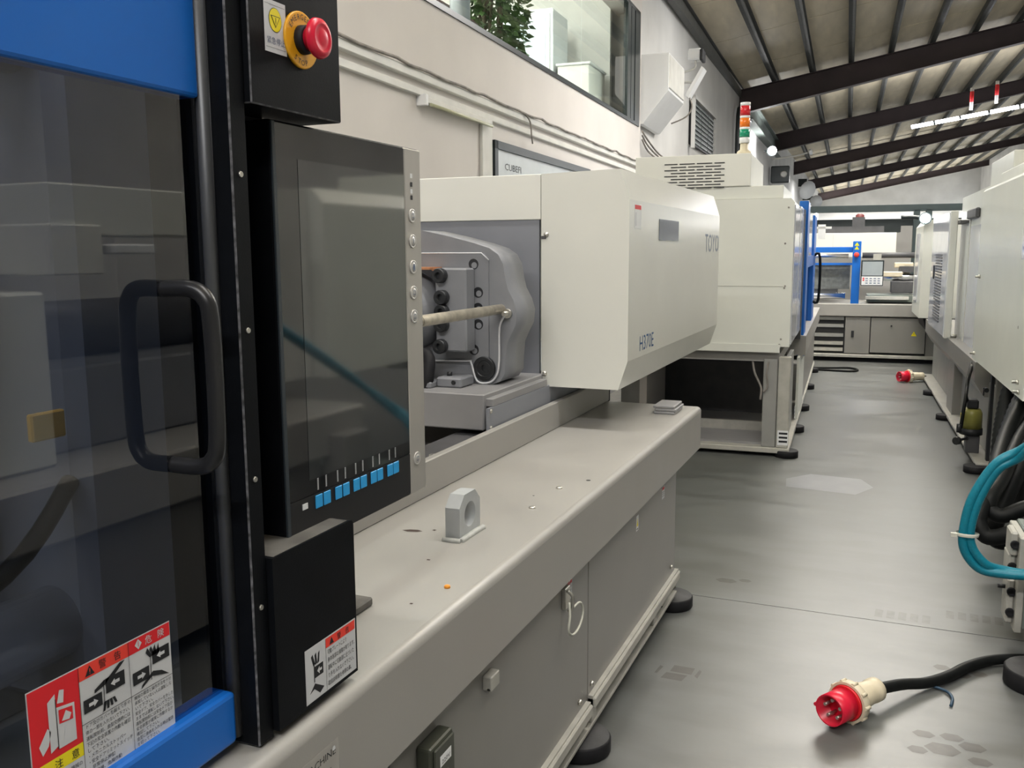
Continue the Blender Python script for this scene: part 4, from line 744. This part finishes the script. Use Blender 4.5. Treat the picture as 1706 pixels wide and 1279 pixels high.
part('blue_post', G().box(.07, .175, 13.10, 13.35, .785, 1.62, .006), 'blue', fm, 'blue upright post with a red button'); part('post_button', G().lathe((.12, 13.1, 1.44), (0, -1, 0), [(0, 0), (0, .028), (.03, .034), (.04, .02), (.042, 0)], 14), 'oband', fm); g = G().sheet((.09, 13.099, 1.53), EX, EZ); g.poly([(.0, .03), (.06, .03), (.03, .075)], 0, 1).poly([(.0, -.02), (.06, -.02), (.03, .025)], 0, 1); part('post_stickers', g, 'yband', fm)
part('blue_lintel', G().box(-1.6, .07, 13.3, 13.36, 1.47, 1.545, .004), 'blue', fm); part('blue_rail', G().box(-1.6, .07, 13.32, 13.36, 1.30, 1.33), 'blue', fm)
part('tie_bar', G().cyl((-1.6, 13.5, 1.42), (.02, 13.5, 1.42), .032, 16), 'chrome', fm); part('tie_bar', G().cyl((-1.6, 13.25, .88), (-.0, 13.25, .88), .045, 16), 'chrome', fm); part('upper_bar', G().cyl((.2, 13.6, 1.43), (.95, 13.6, 1.43), .04, 12), 'darkg', fm)
part('door_window', G().box(-1.5, .05, 13.40, 13.42, .97, 1.32), mat('grey_mesh_window', (.16, .17, .165), .3, var=.3, scale=20), fm); part('mould_block', G().box(-.5, -.1, 13.5, 13.9, .9, 1.32), 'castg', fm)
sn = part('screen', G().box(.185, .465, 13.02, 13.06, 1.03, 1.37, .006), 'frame', fm, 'tilted display with a keypad'); part('display', G().box(.20, .45, 13.012, 13.02, 1.165, 1.35), mat('grey_screen', (.36, .40, .42), .15), sn); part('keypad', G().box(.195, .455, 13.012, 13.02, 1.04, 1.155), 'white', sn); g = G().sheet((.20, 13.011, 1.045), EX, EZ)
for i in range(4):
    for j in range(3): g.rect(.045 + .05 * i, .015 + .03 * j, .075 + .05 * i, .027 + .03 * j, 1, 1)
for j in range(2): g.rect(.008, .05 + .025 * j, .03, .068 + .025 * j, 0, 1)
part('keys', g, ['rband', 'greyl'], sn, stuff=True); part('screen_neck', G().cyl((.38, 13.06, 1.4), (.38, 13.3, 1.4), .04, 12).box(.33, .43, 13.05, 13.12, 1.36, 1.45), 'rail', fm)
part('barrel', G().cyl((.48, 13.5, 1.13), (.95, 13.5, 1.13), .045, 14), 'chrome', fm); part('barrel_guard', G().box(.47, .72, 13.4, 13.6, 1.14, 1.21, .01), 'ivory', fm); part('nozzle_block', G().box(.58, .92, 13.42, 13.7, .92, 1.08, .01).box(.68, .95, 13.45, 13.7, 1.20, 1.28), 'darkg', fm); part('slide_base', G().box(.28, 1.0, 13.3, 13.8, .80, .90, .004), 'girder', fm); part('slide_rail', G().box(.26, .80, 13.2, 13.3, .84, .88), 'trunk', fm)
part('rear_cover', G().box(-1.6, .645, 14.0, 14.6, 1.40, 1.745, .006), 'cream', fm, 'cream rear cover'); part('cover_gap', G().box(-.2, -.195, 13.995, 14.0, 1.42, 1.74), 'trunk', fm); part('rear_block', G().box(-.35, .48, 14.1, 14.5, 1.745, 1.84).box(.05, .22, 14.1, 14.3, 1.84, 1.97), 'darkg', fm); part('red_motor', G().lathe((.15, 14.2, 1.90), (0, 0, 1), [(0, 0), (0, .06), (.10, .06), (.12, .03), (.12, 0)], 12), mat('dull_red', (.16, .03, .03), .5), fm)
part('feed_chute', G().box(.62, .86, 13.6, 13.8, 1.26, 1.33, .01).box(.74, .82, 13.6, 13.75, 1.1, 1.3), 'ivory', fm); part('frame_bracket', G().box(-.40, -.30, 13.6, 13.7, 1.66, 1.86).box(-.42, -.22, 13.6, 13.7, 1.80, 1.83), 'trunk', fm)
hf = part('injection_hood', G().prism('y', [(.83, .70), (.83, 1.78), (.88, 1.85), (1.6, 1.85), (1.6, .70)], 11.75, 13.0), 'cream2', fm, 'cream hood at the right end of the far machine'); part('hood_film', G().box(.822, .83, 12.2, 12.7, .86, 1.7), 'lav', hf)
part('hood_bellows', G().prism('y', [(.89, .70), (.92, .56), (1.0, .47), (1.2, .45), (1.2, .70)], 11.9, 12.9), 'rubber', fm)

# ================================================================== plugs and cables on the floor
def plug(name, label, fr, bk, sc, r):
    t = thing(name, label, 'plug', (fr[0], fr[1], 0), 'r'); A = Vector((fr[0], fr[1], fr[2])); d = (Vector(bk) - A).normalized()
    part('red_shroud', G().lathe(A, d, [(.06 * sc, 0), (.06 * sc, .044 * sc), (0, .046 * sc), (0, .050 * sc), (.085 * sc, .050 * sc), (.085 * sc, 0)], 28), 'red', t, 'red plug shroud'); part('gasket', G().lathe(A + d * .082 * sc, d, [(0, 0), (0, .056 * sc), (.012 * sc, .057 * sc), (.012 * sc, 0)], 28), 'rband', t)
    part('collar_ring', G().lathe(A + d * .090 * sc, d, [(0, .058 * sc), (0, .066 * sc), (.03 * sc, .066 * sc), (.036 * sc, .060 * sc), (.04 * sc, .045 * sc), (.04 * sc, 0)], 28), 'ivory', t, 'ivory locking collar'); g = G()
    a = d.orthogonal().normalized(); c = d.cross(a)
    for k in range(10):
        q = A + d * (.093 * sc) + (a * math.cos(k * .628) + c * math.sin(k * .628)) * .066 * sc; g.cyl(q, q + d * .025 * sc, .006 * sc, 6)
    part('collar_grips', g, 'ivory', t, stuff=True)
    part('body', G().lathe(A + d * .125 * sc, d, [(0, 0), (0, .044 * sc), (.07 * sc, .040 * sc), (.10 * sc, .036 * sc), (.105 * sc, .040 * sc), (.13 * sc, .040 * sc), (.135 * sc, .030 * sc), (.135 * sc, 0)], 24), 'ivory', t, 'ivory plug body')
    for k in range(5):
        q = A + d * .06 * sc + (a * math.cos(k * 1.2566 + .3) + c * math.sin(k * 1.2566 + .3)) * .028 * sc; part('pin', G().cyl(q, q - d * .045 * sc, .0055 * sc, 8), 'zinc', t)
    pe = Vector((-d.y, d.x, 0)).normalized(); q = A + pe * .052 * sc; part('key_rib', G().cyl(q, q + d * .05 * sc, .006 * sc, 8), 'red', t)
    return t, A + d * .25 * sc
t, e = plug('power_plug', 'large red and ivory power plug with thick black cable on the near floor', (.012, 2.845, .068), (.155, 3.06, .062), 1.0, .05)
part('cable', G().tube([tuple(e), (.24, 3.16, .045), (.32, 3.24, .026), (.40, 3.33, .022), (.47, 3.43, .022), (.56, 3.52, .022), (.66, 3.56, .024), (.80, 3.57, .03), (1.0, 3.56, .10)], .019, 12, 7), 'hose', t, 'thick black power cable'); part('ground_wire', G().tube([(.34, 3.26, .01), (.385, 3.24, .008), (.40, 3.20, .006), (.395, 3.16, .006), (.39, 3.14, .004)], .005, 6, 4), mat('blue_wire', (.03, .07, .12), .5), t)
t, e = plug('power_plug', 'small red power plug on the floor far down the aisle at the right machine', (.62, 11.15, .068), (.80, 11.25, .065), 1.15, .05)
part('cable', G().tube([tuple(e), (.94, 11.45, .03), (1.0, 11.64, .02), (1.2, 11.66, .02)], .02, 8, 5), 'hose', t)
solo('floor_cable', G().tube([(-.45, 12.1, .012), (-.1, 12.2, .012), (.10, 12.25, .012), (.19, 12.05, .012), (.10, 11.92, .012), (-.2, 11.95, .012), (-.45, 11.98, .012)], .014, 8, 6), 'hose', 'thin black cable looped on the floor before the far machine', 'cable', (-.1, 12.1, 0), 'r')
# marks on the floor
floor_print(-.632, 3.0, [[(-.055, .0), (.02, .0), (.03, .05), (-.045, .05)], [(-.035, .062), (.042, .062), (.045, .115), (-.03, .115)], [(-.085, .03), (-.075, .03), (-.065, .09), (-.078, .095)], [(.055, .055), (.068, .04), (.072, .10), (.062, .11)]], 'print_', 'dark boot print pads')
floor_print(.215, 2.86, [hexp(0, 0, .052, .75), hexp(-.05, .075, .034, .7), hexp(.03, .085, .036, .7), hexp(.085, .045, .040, .75), hexp(.10, -.035, .035, .7), hexp(-.07, -.03, .03, .8)], 'print_', 'dark honeycomb tread print')
floor_print(.30, 3.42, [hexp(0, 0, .035, .8), hexp(-.06, .04, .03, .8), hexp(.06, .03, .03, .8)], 'print_', 'faint honeycomb tread print')
floor_print(-.631, 4.055, [hexp(0, 0, .05, .6), hexp(.08, .03, .03, .7)], 'print_', 'dark smudge beyond the floor joint')
for cx, cy in ((.104, 3.90), (.377, 3.99)): floor_print(cx, cy, [[(-.10 + .045 * k, -.03), (-.07 + .045 * k, -.035), (-.065 + .045 * k, .05), (-.095 + .045 * k, .055)] for k in range(5)], mat('tyre_smear', (.092, .092, .087), .37, var=.2, scale=30), 'dark tyre tread smear')
floor_print(-.30, 6.05, [[(-.26, -.15), (.16, -.20), (.26, .02), (.18, .22), (-.14, .25), (-.28, .06)]], 'sheen', 'pale patch painted as a sheen on the floor')  # whitish floor sheen, painted as a paler flat polygon
